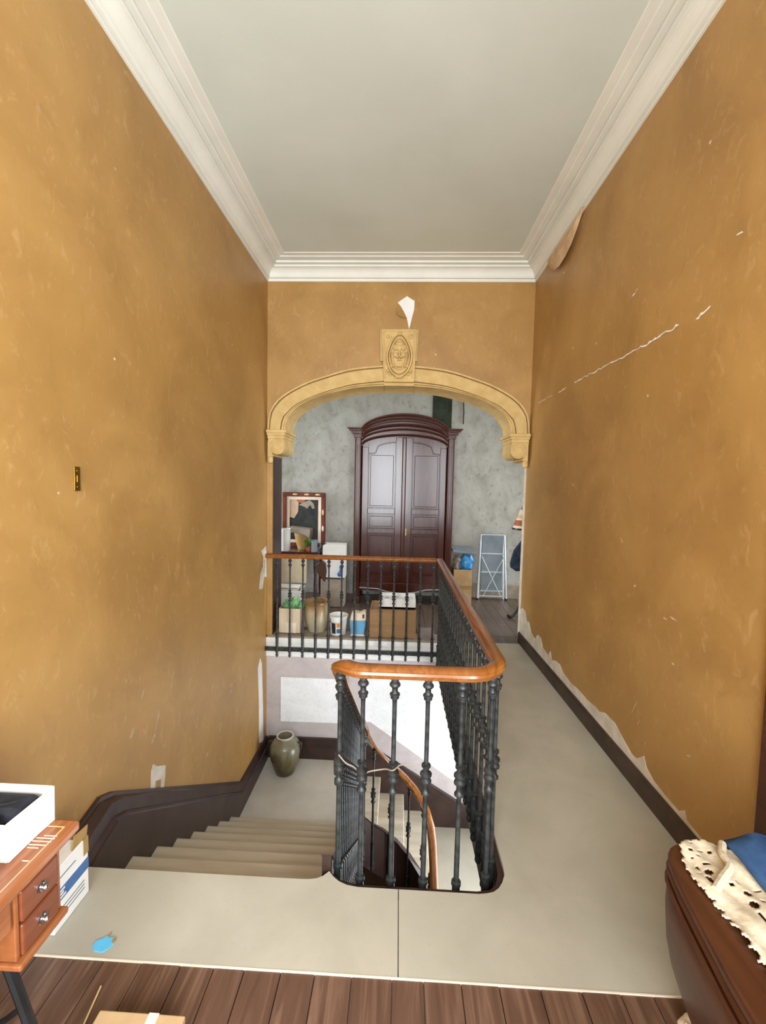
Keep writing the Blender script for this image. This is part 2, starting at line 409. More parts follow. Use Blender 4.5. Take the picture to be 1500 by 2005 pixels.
# -- side walls
wl = struct(MB().box(XL-0.3, XL, YB-0.3, D, ZB, ZC+0.1).build('wall_left', 'paper'), 'ochre papered wall along the stairs with scratches', 'wall')
wr = struct(MB().box(XR, XR+0.28, -0.33, 2.84, ZB, ZC+0.1).box(XR, XR+0.28, 3.96, D+0.06, ZB, ZC+0.1).box(XR, XR+0.28, 2.84, 3.96, ZB, -1.91).box(XR, XR+0.28, 2.84, 3.96, -0.69, ZC+0.1).box(XR, XR+0.28, YB-0.3, -1.57, ZB, ZC+0.1).box(XR, XR+0.28, -1.57, -0.33, ZB, 0.58).box(XR, XR+0.28, -1.57, -0.33, 2.92, ZC+0.1).build('wall_right', 'paper'), 'ochre papered wall along the passage with a long crack', 'wall')  # the low opening is added for the stairwell fill lamp
# back wall behind the camera with the window opening the daylight comes through
wb = MB()
wb.box(XL, -1.25, YB-0.3, YB, ZB, ZC+.1); wb.box(0.55, XR, YB-0.3, YB, ZB, ZC+.1); wb.box(-1.25, 0.55, YB-0.3, YB, 3.15, ZC+.1); wb.box(-1.25, 0.55, YB-0.3, YB, ZB, 0.35)
wbo = struct(wb.build('wall_back', 'paper'), 'papered wall with the window that lights the landing', 'wall')
wn = MB(); wn.box(-1.25, -1.19, YB-0.12, YB-0.05, .35, 3.15); wn.box(.49, .55, YB-0.12, YB-0.05, .35, 3.15)
wn.box(-1.25, .55, YB-0.12, YB-0.05, .35, .42); wn.box(-1.25, .55, YB-0.12, YB-0.05, 3.08, 3.15)
struct(wn.build('window_1', 'white'), 'tall white window frame behind the viewer', 'window')
# room walls
wf = struct(MB().box(-5.0, 5.1, BK, BK+0.2, RZ-0.3, 3.6).build('wall_rear', 'greywall'), 'grey mottled papered wall behind the wardrobe', 'wall')
struct(MB().box(-5.0, -4.8, D+TH, 5.08, RZ-.3, 3.6).box(-5.0, -4.8, 6.42, BK+.2, RZ-.3, 3.6).box(-5.0, -4.8, 5.08, 6.42, RZ-.3, .38).box(-5.0, -4.8, 5.08, 6.42, 2.82, 3.6).build('wall_room_left', 'greywall'), 'grey papered end wall of the far room', 'wall')  # opening added for the left fill lamp
er = MB(); er.box(5.0, 5.2, D+TH, 5.08, RZ-.3, 3.6); er.box(5.0, 5.2, 6.42, BK+.2, RZ-.3, 3.6); er.box(5.0, 5.2, 5.08, 6.42, RZ-.3, .38); er.box(5.0, 5.2, 5.08, 6.42, 2.82, 3.6)
struct(er.build('wall_room_right', 'greywall'), 'grey papered end wall with the window of the far room', 'wall')
rw = MB(); rw.box(-5.0, -1.392, D+0.02, D+TH, RZ, 3.6); rw.box(1.66, 5.1, D+0.02, D+TH, RZ, 3.6)
struct(rw.build('wall_partition', 'greywall'), 'partition wall on both sides of the arch', 'wall')
MB().box(0.47, 0.76, BK-0.006, BK, 2.30, 3.5).build('bare_dark_patch', 'darkgreen', wf)
MB().tube(smoothpath([(0.925, BK-0.012, 3.1), (0.93, BK-0.012, 2.9), (0.937, BK-0.012, 2.75), (0.934, BK-0.012, 2.58)]), 0.008, 6).build('loose_wire', 'black', wf)
bb = MB().sweep([(3.05, BK, 0), (0.80, BK, 0)], [(0, RZ), (0.02, RZ), (0.02, RZ+.13), (0.014, RZ+.15), (0, RZ+.15)])
# (travel towards -x: right-hand side is +y, so mirror the offsets)
bb = MB().sweep([(0.80, BK, 0), (5.0, BK, 0)], [(0, RZ), (0.02, RZ), (0.02, RZ+.20), (0.014, RZ+.22), (0, RZ+.22)])
struct(bb.build('baseboard_rear', 'taupe'), 'plain grey-brown baseboard behind the stepladder', 'baseboard')

# -- arch wall
AC = -0.043
half_in = [(1.220, 2.10), (1.218, 2.205), (1.196, 2.325), (1.125, 2.432), (1.000, 2.522), (0.80, 2.603), (0.46, 2.683), (0.17, 2.706), (0.0, 2.708)]
half_out = [(1.395, 2.10), (1.395, 2.215), (1.378, 2.38), (1.336, 2.468), (1.286, 2.530), (1.194, 2.603), (1.083, 2.666), (0.951, 2.728), (0.778, 2.786), (0.61, 2.838), (0.44, 2.874), (0.155, 2.902), (0.0, 2.905)]
half_gr = [(1.262, 2.10), (1.262, 2.205), (1.240, 2.335), (1.200, 2.385), (1.125, 2.462), (1.026, 2.523), (0.88, 2.588), (0.71, 2.645), (0.569, 2.685), (0.438, 2.712), (0.152, 2.744), (0.0, 2.746)]
def resample(h, n=24):
    P = smoothpath([(a, 0, b) for a, b in h], 8); L = [0]
    for i in range(1, len(P)): L.append(L[-1]+(P[i]-P[i-1]).length)
    out = []
    for k in range(n+1):
        s = L[-1]*k/n; i = 0
        while i < len(L)-2 and L[i+1] < s: i += 1
        t = (s-L[i])/max(1e-9, L[i+1]-L[i]); p = P[i].lerp(P[i+1], t); out.append((p.x, p.z))
    return out
def full(h, n=24):
    r = resample(h, n); return [(AC-a, b) for a, b in r]+[(AC+a, b) for a, b in r[::-1][1:]]
CIN = full(half_in)
am = MB()
zt = ZC+0.1
pts = [(XL, CIN[0][1])]+CIN+[(XR+0.02, CIN[-1][1])]
n = len(pts)
vs = [(x, D, z) for x, z in pts]+[(x, D, zt) for x, z in pts]+[(x, D+TH, z) for x, z in pts]+[(x, D+TH, zt) for x, z in pts]
fs = []
for i in range(n-1):
    fs += [(i, i+1, n+i+1, n+i), (2*n+i+1, 2*n+i, 3*n+i, 3*n+i+1), (i+1, i, 2*n+i, 2*n+i+1)]
am.add(vs, fs)
wa = struct(am.build('wall_far', 'paper'), 'papered wall above the stone arch', 'wall')
MB().box(XL, -1.392, D, D+0.03, RZ, 2.12).build('wall_pier', 'paper', wa)
MB().box(-1.60, -1.388, D+0.03, D+TH+0.01, RZ, 2.12).build('jamb_lining', 'string', wa)
MB().box(1.345, 1.60, D+0.05, D+0.075, RZ, 2.12).build('jamb_lining', 'plaster', wa)
MB().box(XL, 0.47, D+0.0, D+0.30, ZB, RZ-0.02).build('stairwell_wall', 'mauve', wa)
MB().box(0.47, XR, D+0.0, D+0.30, ZB, RZ-0.3).build('stairwell_wall', 'mauve', wa)
# white band and ledge under the room floor
MB().box(XL, 0.47, D-0.022, D+0.01, RZ-0.082, RZ-0.021).build('fascia_band', 'white', wa, bevel=0.003)
MB().box(XL, 0.47, D-0.014, D+0.01, RZ-0.235, RZ-0.084).build('fascia_band', 'white', wa)
# marble panels
def panel(poly): return MB().prism(poly, 'y', D-0.004, D+0.01).build('marble_panel', 'marble', wa)
panel([(-1.289, -0.54), (-0.56, -0.54), (-0.56, -1.05), (-1.289, -1.055)])
panel([(-0.36, -0.40), (1.34, -0.40), (1.34, -1.70), (0.98, -1.70), (0.87, -1.795), (-0.27, -1.02), (-0.36, -1.02)])

# -- the arch of dressed stone
ar = thing('stone_arch', 'carved ochre limestone arch framing the view of the wardrobe', 'arch', (AC, D, 2.2))
def ring(c0, c1, y0, y1, lo, hi):
    """stone between two curves (same count), indices lo..hi"""
    m = MB(); vs = []; fs = []
    for i in range(lo, hi+1):
        a, b = c0[i], c1[i]
        vs += [(a[0], y0, a[1]), (b[0], y0, b[1]), (b[0], y1, b[1]), (a[0], y1, a[1])]
    k = hi-lo
    for i in range(k):
        for j in range(4): fs.append((i*4+j, i*4+(j+1) % 4, (i+1)*4+(j+1) % 4, (i+1)*4+j))
    fs += [(0, 1, 2, 3), (k*4+3, k*4+2, k*4+1, k*4)]
    return m.add(vs, fs)
N = 24
O, G, I = full(half_out, N), full(half_gr, N), full(half_in, N)
def off(c, d):
    return [(AC+(x-AC)*(1+d), 2.1+(z-2.1)*(1+d)) for x, z in c]
I2 = [(AC+(x-AC)*0.997, z-0.012) for x, z in I]
start = 1
cuts = [start, 11, 22]
for a, b in zip(cuts[:-1], cuts[1:]):
    for A, B in ((a, b), (2*N-b, 2*N-a)):
        ring([(o[0]+(g[0]-o[0])*0.17, o[1]+(g[1]-o[1])*0.17) for o, g in zip(O, G)], G, D-0.03, D+0.01, A, B).build('voussoir', 'stone', ar, bevel=0.002)
        O2 = [(o[0]+(g[0]-o[0])*0.11, o[1]+(g[1]-o[1])*0.11) for o, g in zip(O, G)]
        ring(O, O2, D-0.044, D-0.02, A, B).build('extrados_fillet', 'stone', ar)
        G2 = [(g[0]+(i[0]-g[0])*0.34, g[1]+(i[1]-g[1])*0.34) for g, i in zip(G, I2)]
        G3 = [(g[0]+(i[0]-g[0])*0.68, g[1]+(i[1]-g[1])*0.68) for g, i in zip(G, I2)]
        ring(G2, G3, D-0.045, D+0.02, A, B).build('roll_moulding', 'stone', ar, bevel=0.008)
        ring(G3, I2, D-0.018, D+TH+0.012, A, B).build('soffit_stone', 'stone', ar, bevel=0.003)
# consoles
def console(sgn):
    bx = AC+sgn*1.31; y0, y1 = D-0.07, D+TH+0.0
    c = bpy.data.objects.new('console', None); COL.objects.link(c); c.parent = ar; c.location = Vector((bx, D, 2.0))-world_loc(ar)
    def X(u): return AC+sgn*u      # u = distance from arch axis
    def slab(u0, u1, z0, z1, e, nm):
        MB().box(min(X(u0), X(u1)), max(X(u0), X(u1)), y0-e, y1+e*0, z0, z1).build(nm, 'stone', c, bevel=0.004)
    slab(1.395, 1.178, 2.175, 2.208, 0.022, 'abacus'); slab(1.392, 1.195, 2.150, 2.177, 0.010, 'abacus'); slab(1.385, 1.205, 2.115, 2.152, 0.0, 'neck')
    pr = [(1.385, 2.118), (1.213, 2.118)]
    for k in range(11):
        a = -PI*0.12+ -k*(PI*0.62)/10
        pr.append((1.285-0.098*math.cos(a)*0.9, 2.045+0.098*math.sin(a)*1.0))
    pr += [(1.32, 1.932), (1.385, 1.918)]
    MB().prism([(X(u), z) for u, z in pr], 'y', y0+0.012, y1).build('scroll', 'stone', c, bevel=0.004)
    # raised spiral volute on the face
    sp = []
    for k in range(34):
        a = -0.2*PI+k*0.115*PI*1.15; r = 0.085*(1-k/46)
        sp.append((X(1.292-r*math.cos(a)), y0+0.012, 2.045-r*math.sin(a)))
    MB().tube(sp, 0.008, 6).build('volute', 'stone', c, smooth=True)
    MB().lathe([(0.002, -0.062), (0.022, -0.055), (0.03, -0.03), (0.028, 0.0), (0.02, 0.012)], (X(1.365), y0+0.045, 1.915), 12).build('drop', 'stone', c, smooth=True)
console(-1); console(1)
# keystone
ks = MB().prism([(-0.228, 3.262), (0.142, 3.262), (0.126, 2.722), (-0.190, 2.722)], 'y', D-0.085, D+0.01).build('keystone', 'stone', ar, bevel=0.006)
MB().prism([(-0.245, 3.275), (0.160, 3.275), (0.150, 2.95), (-0.235, 2.95)], 'y', D-0.03, D+0.01).build('keystone_backing', 'stone', ar, bevel=0.003)
MB().prism([(-0.19, 2.722), (0.126, 2.722), (0.126, 2.690), (-0.19, 2.690)], 'y', D-0.05, D+TH).build('keystone_soffit', 'stone', ar, bevel=0.003)
kx, ky = -0.035, D-0.085
fr = MB()
for a, b in (((-0.205, 3.24), (0.119, 3.24)), ((-0.205, 3.24), (-0.178, 2.76)), ((0.119, 3.24), (0.103, 2.76))):
    fr.tube([(a[0], ky, a[1]), (b[0], ky, b[1])], 0.008, 6)
fr.build('raised_border', 'stone', ks)
cv = MB()
def egg(rx, rz, cz, y, r):
    p = []
    for k in range(36):
        a = 2*PI*k/36; s = 1-0.22*max(0, math.sin(a))
        p.append((kx+rx*math.cos(a)*s, y, cz+rz*math.sin(a)))
    cv.tube(p, r, 6, True)
egg(0.128, 0.215, 2.99, ky-0.004, 0.014); egg(0.105, 0.180, 2.985, ky-0.002, 0.009)
cv.ell((kx, ky, 2.99), (0.095, 0.022, 0.15), 16, 10)
for s in (-1, 1):
    cv.ell((kx+s*0.036, ky-0.018, 3.045), (0.026, 0.018, 0.018)); cv.ell((kx+s*0.038, ky-0.016, 2.985), (0.03, 0.02, 0.03))
    cv.ell((kx+s*0.02, ky-0.026, 2.962), (0.02, 0.016, 0.014)); cv.ell((kx+s*0.07, ky-0.012, 3.03), (0.018, 0.014, 0.022))
    for k in range(4):
        cv.ell((kx+s*(0.075-0.006*k), ky-0.010, 2.985-0.032*k), (0.016, 0.016, 0.026))
    for k in range(5):
        a = PI*(0.15+0.14*k); cv.ell((kx+s*0.118*abs(math.cos(a))+s*0.01, ky-0.006, 2.83+0.05*k-0.0), (0.017, 0.012, 0.018))
    sp = [(kx+s*(0.118-0.03*(1-k/14)*math.cos(k*0.6)), ky, 3.19-0.03*(1-k/14)*math.sin(k*0.6)) for k in range(14)]
    cv.tube(sp, 0.007, 5)
    sp = [(kx+s*(0.10+0.028*(1-k/14)*math.cos(k*0.6)), ky, 2.80+0.028*(1-k/14)*math.sin(k*0.6)) for k in range(14)]
    cv.tube(sp, 0.007, 5)
cv.ell((kx, ky-0.028, 3.0), (0.016, 0.024, 0.034)); cv.ell((kx, ky-0.03, 2.972), (0.016, 0.016, 0.012))
cv.ell((kx, ky-0.012, 2.935), (0.026, 0.02, 0.014)); cv.box(kx-0.026, kx+0.026, ky-0.028, ky, 2.865, 2.92)
cv.ell((kx, ky-0.008, 3.10), (0.05, 0.02, 0.03)); cv.ell((kx, ky-0.008, 3.205), (0.024, 0.016, 0.02)); cv.ell((kx, ky-0.008, 2.768), (0.045, 0.014, 0.016))
cv.v = [(a, ky+(b-ky)*1.9, c) for a, b, c in cv.v]
cv.build('carved_mask', 'stone', ks, smooth=True)

# -- wear on the walls: bare plaster, torn paper, the crack
def flat_x(x, poly, name, mat, parent, t=0.004):
    return MB().prism(poly, 'x', x-t, x+t).build(name, mat, parent)
kp = [(-0.066, 3.562), (0.03, 3.628), (0.111, 3.577), (0.108, 3.49), (0.09, 3.42), (0.06, 3.288), (0.035, 3.40), (0.0, 3.47), (-0.03, 3.52)]
MB().prism(kp, 'y', D-0.003, D+0.004).build('bare_plaster', 'white', wa)
MB().add([(-0.06, D-0.004, 3.55), (0.0, D-0.004, 3.47), (0.035, D-0.004, 3.40), (-0.01, D-0.03, 3.40), (-0.06, D-0.035, 3.42), (-0.085, D-0.02, 3.48)],
         [(0, 1, 5), (1, 4, 5), (1, 3, 4), (1, 2, 3)]).build('torn_paper', 'paper', wa)
# crack: a jagged ribbon
def ribbon_x(x, pts, w, name, mat, parent):
    m = MB(); vs = []; fs = []
    for i, (y, z) in enumerate(pts):
        e = w*(0.35+0.9*random.random())*(0.25 if i in (0, len(pts)-1) else 1)
        vs += [(x, y, z-e), (x, y, z+e)]
    for i in range(len(pts)-1): fs.append((2*i, 2*i+1, 2*i+3, 2*i+2))
    n = len(pts)
    vs2 = [(x+0.006, b, c) for a, b, c in vs]
    m.add(vs, fs); m.add(vs2, fs)
    return m.build(name, mat, parent)
def jag(p, q, n, amp): return [(p[0]+(q[0]-p[0])*i/n+wob(abs(q[0]-p[0])/n*0.25), p[1]+(q[1]-p[1])*i/n+(wob(amp) if 0 < i < n else 0)) for i in range(n+1)]
xw = XR-0.002
ribbon_x(xw, jag((1.985, 2.470), (2.08, 2.448), 6, 0.004), 0.007, 'crack', 'white', wr)
ribbon_x(xw, jag((2.20, 2.466), (2.56, 2.462), 16, 0.008), 0.006, 'crack', 'white', wr)
ribbon_x(xw, jag((2.56, 2.462), (3.47, 2.487), 30, 0.007), 0.0042, 'crack', 'white', wr)
ribbon_x(xw, jag((3.62, 2.482), (3.80, 2.478), 6, 0.006), 0.005, 'crack', 'white', wr)
ribbon_x(xw, jag((3.95, 2.49), (4.33, 2.494), 8, 0.006), 0.003, 'crack', 'white', wr)
ribbon_x(xw, jag((2.60, 2.82), (2.66, 2.80), 4, 0.004), 0.005, 'crack', 'white', wr)
# bare plaster above the right-hand baseboard
top = [(4.655, 0.30), (4.56, 0.345), (4.47, 0.335), (4.40, 0.25), (4.33, 0.27), (4.246, 0.19), (4.12, 0.165), (4.05, 0.235), (3.96, 0.24), (3.90, 0.17), (3.75, 0.155), (3.70, 0.21), (3.66, 0.15), (3.56, 0.185), (3.48, 0.19),
       (3.40, 0.155), (3.25, 0.145), (3.1, 0.16), (2.95, 0.158), (2.84, 0.175), (2.78, 0.172), (2.70, 0.205), (2.58, 0.21), (2.47, 0.17), (2.38, 0.142), (2.33, 0.147), (2.265, 0.205), (2.235, 0.16), (2.17, 0.135), (2.08, 0.128), (1.97, 0.13), (1.93, 0.165), (1.91, 0.13), (1.80, 0.125), (1.60, 0.125)]
flat_x(XR, [(1.60, 0.0)]+[(y, z) for y, z in top[::-1]]+[(4.655, -0.05)], 'bare_plaster', 'plaster', wr, 0.003)
# paper hanging off the wall under the cornice
hp = MB(); P0 = [(3.35, 3.755), (3.46, 3.745), (3.60, 3.735), (3.75, 3.73), (3.90, 3.735), (4.02, 3.745), (4.15, 3.765)]
P1 = [(3.37, 3.735), (3.47, 3.66), (3.58, 3.60), (3.70, 3.565), (3.83, 3.555), (3.93, 3.575), (4.02, 3.63)]
vs = []
for i, (a, b) in enumerate(zip(P0, P1)):
    d = 0.05*math.sin(PI*i/6)+0.006
    vs += [(XR-0.03-d*0.4, a[0], a[1]), (XR-0.045-d*0.3, (a[0]+b[0])/2, (a[1]+b[1])/2), (XR-0.035, b[0], b[1])]
hp.add(vs, [(3*i+j, 3*i+j+1, 3*i+j+4, 3*i+j+3) for i in range(6) for j in range(2)])
o = hp.build('hanging_torn_paper', 'tornpaper', wr); o.modifiers.new('thickness', 'SOLIDIFY').thickness = 0.003
flat_x(XR, [(3.40, 3.77), (4.16, 3.77), (4.0, 3.70), (3.8, 3.66), (3.55, 3.70)], 'bare_wall', 'terra', wr, 0.002)
# scratches on the right wall
for y, z, l, a in ((2.38, 0.42, 0.12, -1.1), (2.33, 0.36, 0.05, -1.0), (2.26, 0.28, 0.03, -1.2), (2.10, 1.02, 0.05, 0.1), (2.16, 1.0, 0.03, 0.05), (2.62, 1.34, 0.04, 0.6), (2.45, 1.10, 0.03, -0.6), (2.02, 0.63, 0.035, -1.4), (1.93, 0.43, 0.03, -0.5), (4.45, 0.85, 0.14, -1.5), (4.43, 0.62, 0.16, -1.5), (4.05, 0.52, 0.16, -1.45), (2.08, 0.80, 0.02, 0.3), (1.85, 2.70, 0.04, 0.2)):
    dy, dz = math.cos(a)*l/2, math.sin(a)*l/2
    ribbon_x(XR-0.0015, jag((y-dy, z-dz), (y+dy, z+dz), 4, 0.003), 0.0045, 'scratch', 'plaster', wr)
xw2 = XL+0.0015
for y, z, l, a in ((2.44, 0.17, 0.15, 1.1), (2.40, 0.09, 0.06, 0.8), (2.52, -0.02, 0.05, 1.2), (2.70, 0.05, 0.10, 1.15), (2.95, -0.12, 0.10, 1.2), (3.2, 0.0, 0.09, 1.2), (2.62, 0.35, 0.12, 1.2), (2.85, 0.22, 0.08, 1.25), (3.35, -0.4, 0.08, 1.0), (3.1, -0.48, 0.05, 0.5), (2.3, 0.42, 0.05, 0.9), (3.5, 0.3, 0.07, 1.3), (3.8, -0.2, 0.08, 1.2), (2.2, 0.25, 0.06, 0.9), (2.75, -0.30, 0.07, 1.2)):
    dy, dz = math.cos(a)*l/2, math.sin(a)*l/2
    ribbon_x(xw2, jag((y-dy, z-dz), (y+dy, z+dz), 4, 0.004), 0.003, 'scratch', 'plaster', wl)
lp = [(2.366, -0.25), (2.38, -0.099), (2.40, -0.07), (2.44, -0.11), (2.53, -0.165), (2.525, -0.23), (2.50, -0.33), (2.465, -0.31), (2.485, -0.225), (2.42, -0.19), (2.41, -0.28)]
flat_x(XL, lp, 'bare_plaster', 'plaster', wl, 0.003)
flat_x(XL, [(4.30, -0.32), (4.37, -0.24), (4.42, -0.32), (4.46, -0.8), (4.48, -1.24), (4.34, -1.16), (4.33, -0.7)], 'bare_plaster', 'white', wl, 0.003)
flat_x(XL, [(4.40, 0.92), (4.56, 0.95), (4.58, 0.60), (4.50, 0.62), (4.44, 0.50), (4.34, 0.52), (4.38, 0.68), (4.46, 0.74), (4.47, 0.84)], 'bare_plaster', 'plaster', wl, 0.003)
# door casing at the near end of the right wall
dr = MB(); dr.box(XR-0.03, XR, 1.42, 1.535, 0, 2.35); dr.box(XR-0.03, XR, 0.45, 0.565, 0, 2.35); dr.box(XR-0.03, XR, 0.45, 1.535, 2.35, 2.46)
do = struct(dr.build('door_1', 'chest', bevel=0.006), 'dark wooden door casing on the right wall', 'door')
MB().box(XR-0.012, XR, 0.565, 1.42, 0, 2.35).build('door_leaf', 'chest', do)

# -- skirtings
skp = [(0, 0), (0.020, 0), (0.020, 0.098), (0.014, 0.106), (0.012, 0.116), (0, 0.116)]
b1 = MB().sweep([(XR, D+0.055, RZ), (XR, 3.0, pz(3.0)), (XR, 1.64, 0.0), (XR, 1.537, 0)], skp)
struct(b1.build('baseboard_right', 'skirt'), 'scuffed dark brown baseboard along the passage', 'baseboard')
RISE, GO = 0.16333, 0.2415
def nose(y): return -RISE/GO*(y-1.557)
# left string / skirting of the first flight, one board with a moulded cap and a raised line
def xs(y): return -1.340-0.085*max(0, min(1, (y-1.75)/1.7))
bl = MB()
topz = [(1.72, 0.03), (1.80, 0.055), (1.93, 0.085), (2.02, 0.045), (3.785, -1.190), (4.56, -1.215)]
secs = []
for i, (y, z) in enumerate(topz):
    for kk in range(8 if i < len(topz)-1 else 1):
        y2, z2 = topz[min(i+1, len(topz)-1)]; t = kk/8
        secs.append((y+(y2-y)*t, z+(z2-z)*t))
def lowz(y): return -0.35 if y < 1.9 else (min(-0.3, nose(y)-0.33) if y < 3.5 else -1.50)
vs, fs = [], []
for y, z in secs:
    xo = xs(y)
    ring4 = [(XL, z), (XL+0.022, z), (XL+0.026, z-0.018), (xo-0.030 if xo > -1.40 else XL+0.028, z-0.03)]
    zm = z-0.095
    ring4 += [(max(XL+0.030, xo-0.022), zm), (max(XL+0.044, xo-0.006), zm-0.006), (max(XL+0.044, xo-0.006), zm-0.018), (max(XL+0.034, xo), zm-0.026), (max(XL+0.034, xo), lowz(y)), (XL, lowz(y))]
    vs += [(a, y, b) for a, b in ring4]
m_ = 10
for i in range(len(secs)-1):
    for k in range(m_): fs.append((i*m_+k, i*m_+(k+1) % m_, (i+1)*m_+(k+1) % m_, (i+1)*m_+k))
fs += [tuple(range(m_)), tuple(range((len(secs)-1)*m_, len(secs)*m_))]
bl.add(vs, fs)
struct(bl.build('baseboard_left', 'string'), 'tall dark brown moulded skirting following the stairs', 'baseboard')
# skirting on the far wall of the stairwell
def far_skirt(poly, line):
    m = MB().prism(poly, 'y', D-0.030, D+0.004)
    o = m.build('baseboard_far', 'string', bevel=0.004)
    q = MB()
    for a, b in zip(line[:-1], line[1:]): q.tube([(a[0], D-0.03, a[1]), (b[0], D-0.03, b[1])], 0.008, 6)
    q.build('moulding', 'string', o, smooth=True)
    return o
SK = far_skirt([(XL+0.03, -1.48), (XL+0.03, -1.228), (-0.36, -1.228), (0.80, -1.93), (0.84, -1.945), (XR, -1.945), (XR, -2.215), (0.36, -2.215), (0.36, -2.03), (0.112, -2.03), (0.112, -1.84), (-0.152, -1.84), (-0.152, -1.65), (-0.42, -1.65), (-0.42, -1.48)],
               [(XL+0.03, -1.325), (-0.36, -1.325), (0.80, -2.03), (XR, -2.04)])
struct(SK, 'dark brown skirting stepping down the stairwell wall', 'baseboard')

# ------------------------------------------------------------------ staircase
st = thing('staircase', 'cream worn wooden staircase turning down around the open well', 'staircase', (-0.85, 1.65, -1.47))
for k in range(1, 9):
    y0, y1, z = 1.557+GO*(k-1), 1.557+GO*k, -RISE*k
    x0 = XL+0.004
    if k == 1: y0 += 0.045
    MB().box(x0, -0.285, y0-0.0, y1+0.012, z-0.034, z).build('tread', 'tread', st, bevel=0.007, origin=(-0.85, y0, z))
    MB().box(x0, -0.285, y1-0.022, y1-0.004, z-RISE+0.0, z-0.033).build('riser', 'riser', st, origin=(-0.85, y1, z))
MB().box(XL+0.004, -0.285, 1.58, 1.60, -RISE, -0.03).build('riser', 'riser', st)
ylast = 1.557+GO*8
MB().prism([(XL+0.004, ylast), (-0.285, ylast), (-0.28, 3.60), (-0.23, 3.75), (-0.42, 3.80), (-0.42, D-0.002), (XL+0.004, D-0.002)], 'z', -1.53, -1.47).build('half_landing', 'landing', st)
for x0, x1, z in ((-0.42, -0.152, -1.64), (-0.152, 0.112, -1.83), (0.112, 0.359, -2.02)):
    MB().box(x0-0.003, x1+0.014, 3.74, D-0.002, z-0.034, z).build('tread', 'tread', st, bevel=0.010)
    MB().box(x0-0.02, x0-0.004, 3.74, D-0.002, z, z+0.155).build('riser', 'riser', st)
MB().box(0.340, 0.356, 3.74, D-0.002, -2.2, -2.055).build('riser', 'riser', st)
MB().box(0.356, XR, 3.36, D-0.002, -2.26, -2.2).build('half_landing', 'board', st)
for k in range(1, 9):
    y1 = 3.36-0.25*(k-1); z = -2.2-RISE*k
    MB().box(0.38, XR, y1-0.26, y1, z-0.034, z).build('tread', 'tread', st, bevel=0.010)
    MB().box(0.38, XR, y1-0.016, y1, z, z+RISE-0.034).build('riser', 'riser', st)
# continuous inner string
RC = (0.05, 3.42)
sp = [(-0.275, 1.70, 0.02)]
for y in (1.9, 2.3, 2.7, 3.1, 3.35): sp.append((-0.275, y, nose(y)+0.03))
zz = {180: -1.23, 157: -1.36, 135: -1.50, 112: -1.62, 90: -1.74, 68: -1.86, 45: -1.97, 22: -2.07, 0: -2.16}
for a in (180, 157, 135, 112, 90, 68, 45, 22, 0):
    r = 0.325; sp.append((RC[0]+r*math.cos(math.radians(a)), RC[1]+r*math.sin(math.radians(a)), zz[a]+0.03))
for y, z in ((3.1, -2.36), (2.6, -2.72), (2.0, -3.12), (1.5, -3.45)): sp.append((0.375, y, z))
MB().sweep(sp, [(-0.02, -0.42), (0.018, -0.42), (0.018, 0.03), (0.024, 0.045), (-0.024, 0.045), (-0.02, 0.03)]).build('inner_string', 'string', st)
# string on the well side of the passage and of the landing
gs = [(0.480, D, RZ-0.02), (0.480, 3.0, pz(3)-0.02), (0.480, 1.80, -0.025), (0.474, 1.74, -0.025), (0.455, 1.69, -0.025), (0.42, 1.66, -0.025), (0.36, 1.65, -0.025), (-0.14, 1.65, -0.025), (-0.22, 1.668, -0.025), (-0.262, 1.70, -0.025)]
MB().sweep(gs, [(-0.016, -0.38), (0.012, -0.38), (0.012, 0.0), (-0.016, 0.0)]).build('gallery_string', 'string', st)
MB().box(XL+0.01, -0.30, 1.60, 1.625, -0.05, -0.022).build('landing_nosing', 'riser', st)

# ------------------------------------------------------------------ balustrades
prf = [(0.006, 0), (0.018, -0.003), (0.018, -0.009), (0.013, -0.011), (0.013, -0.016), (0.018, -0.020), (0.0225, -0.027), (0.0225, -0.033), (0.017, -0.039), (0.012, -0.043), (0.012, -0.056), (0.0145, -0.064), (0.021, -0.068), (0.021, -0.074), (0.014, -0.077), (0.0175, -0.081), (0.0175, -0.087), (0.0105, -0.091),
       (0.0092, -0.11), (0.0092, -0.24), (0.0098, -0.362), (0.019, -0.365), (0.0195, -0.373), (0.0125, -0.376), (0.0125, -0.392), (0.017, -0.396), (0.0245, -0.402), (0.0245, -0.410), (0.015, -0.414), (0.0135, -0.421), (0.0185, -0.426), (0.0235, -0.432), (0.0235, -0.440), (0.0145, -0.444), (0.0125, -0.452), (0.0125, -0.472), (0.016, -0.478), (0.0205, -0.483), (0.0205, -0.490), (0.0125, -0.494), (0.0098, -0.503),
       (0.0102, -0.60), (0.0112, -0.75), (0.0112, -0.866), (0.020, -0.870), (0.0205, -0.883), (0.013, -0.887), (0.0165, -0.897), (0.0165, -0.98), (0.0135, -1.03), (0.0165, -1.065), (0.020, -1.075), (0.020, -1.084), (0.0125, -1.09), (0.0115, -1.108), (0.0155, -1.118), (0.0155, -1.130), (0.010, -1.142), (0.003, -1.15)]
bal_me = MB().lathe([(r, z) for r, z in prf], (0, 0, 0), 12).mesh('baluster', 'iron', smooth=True)
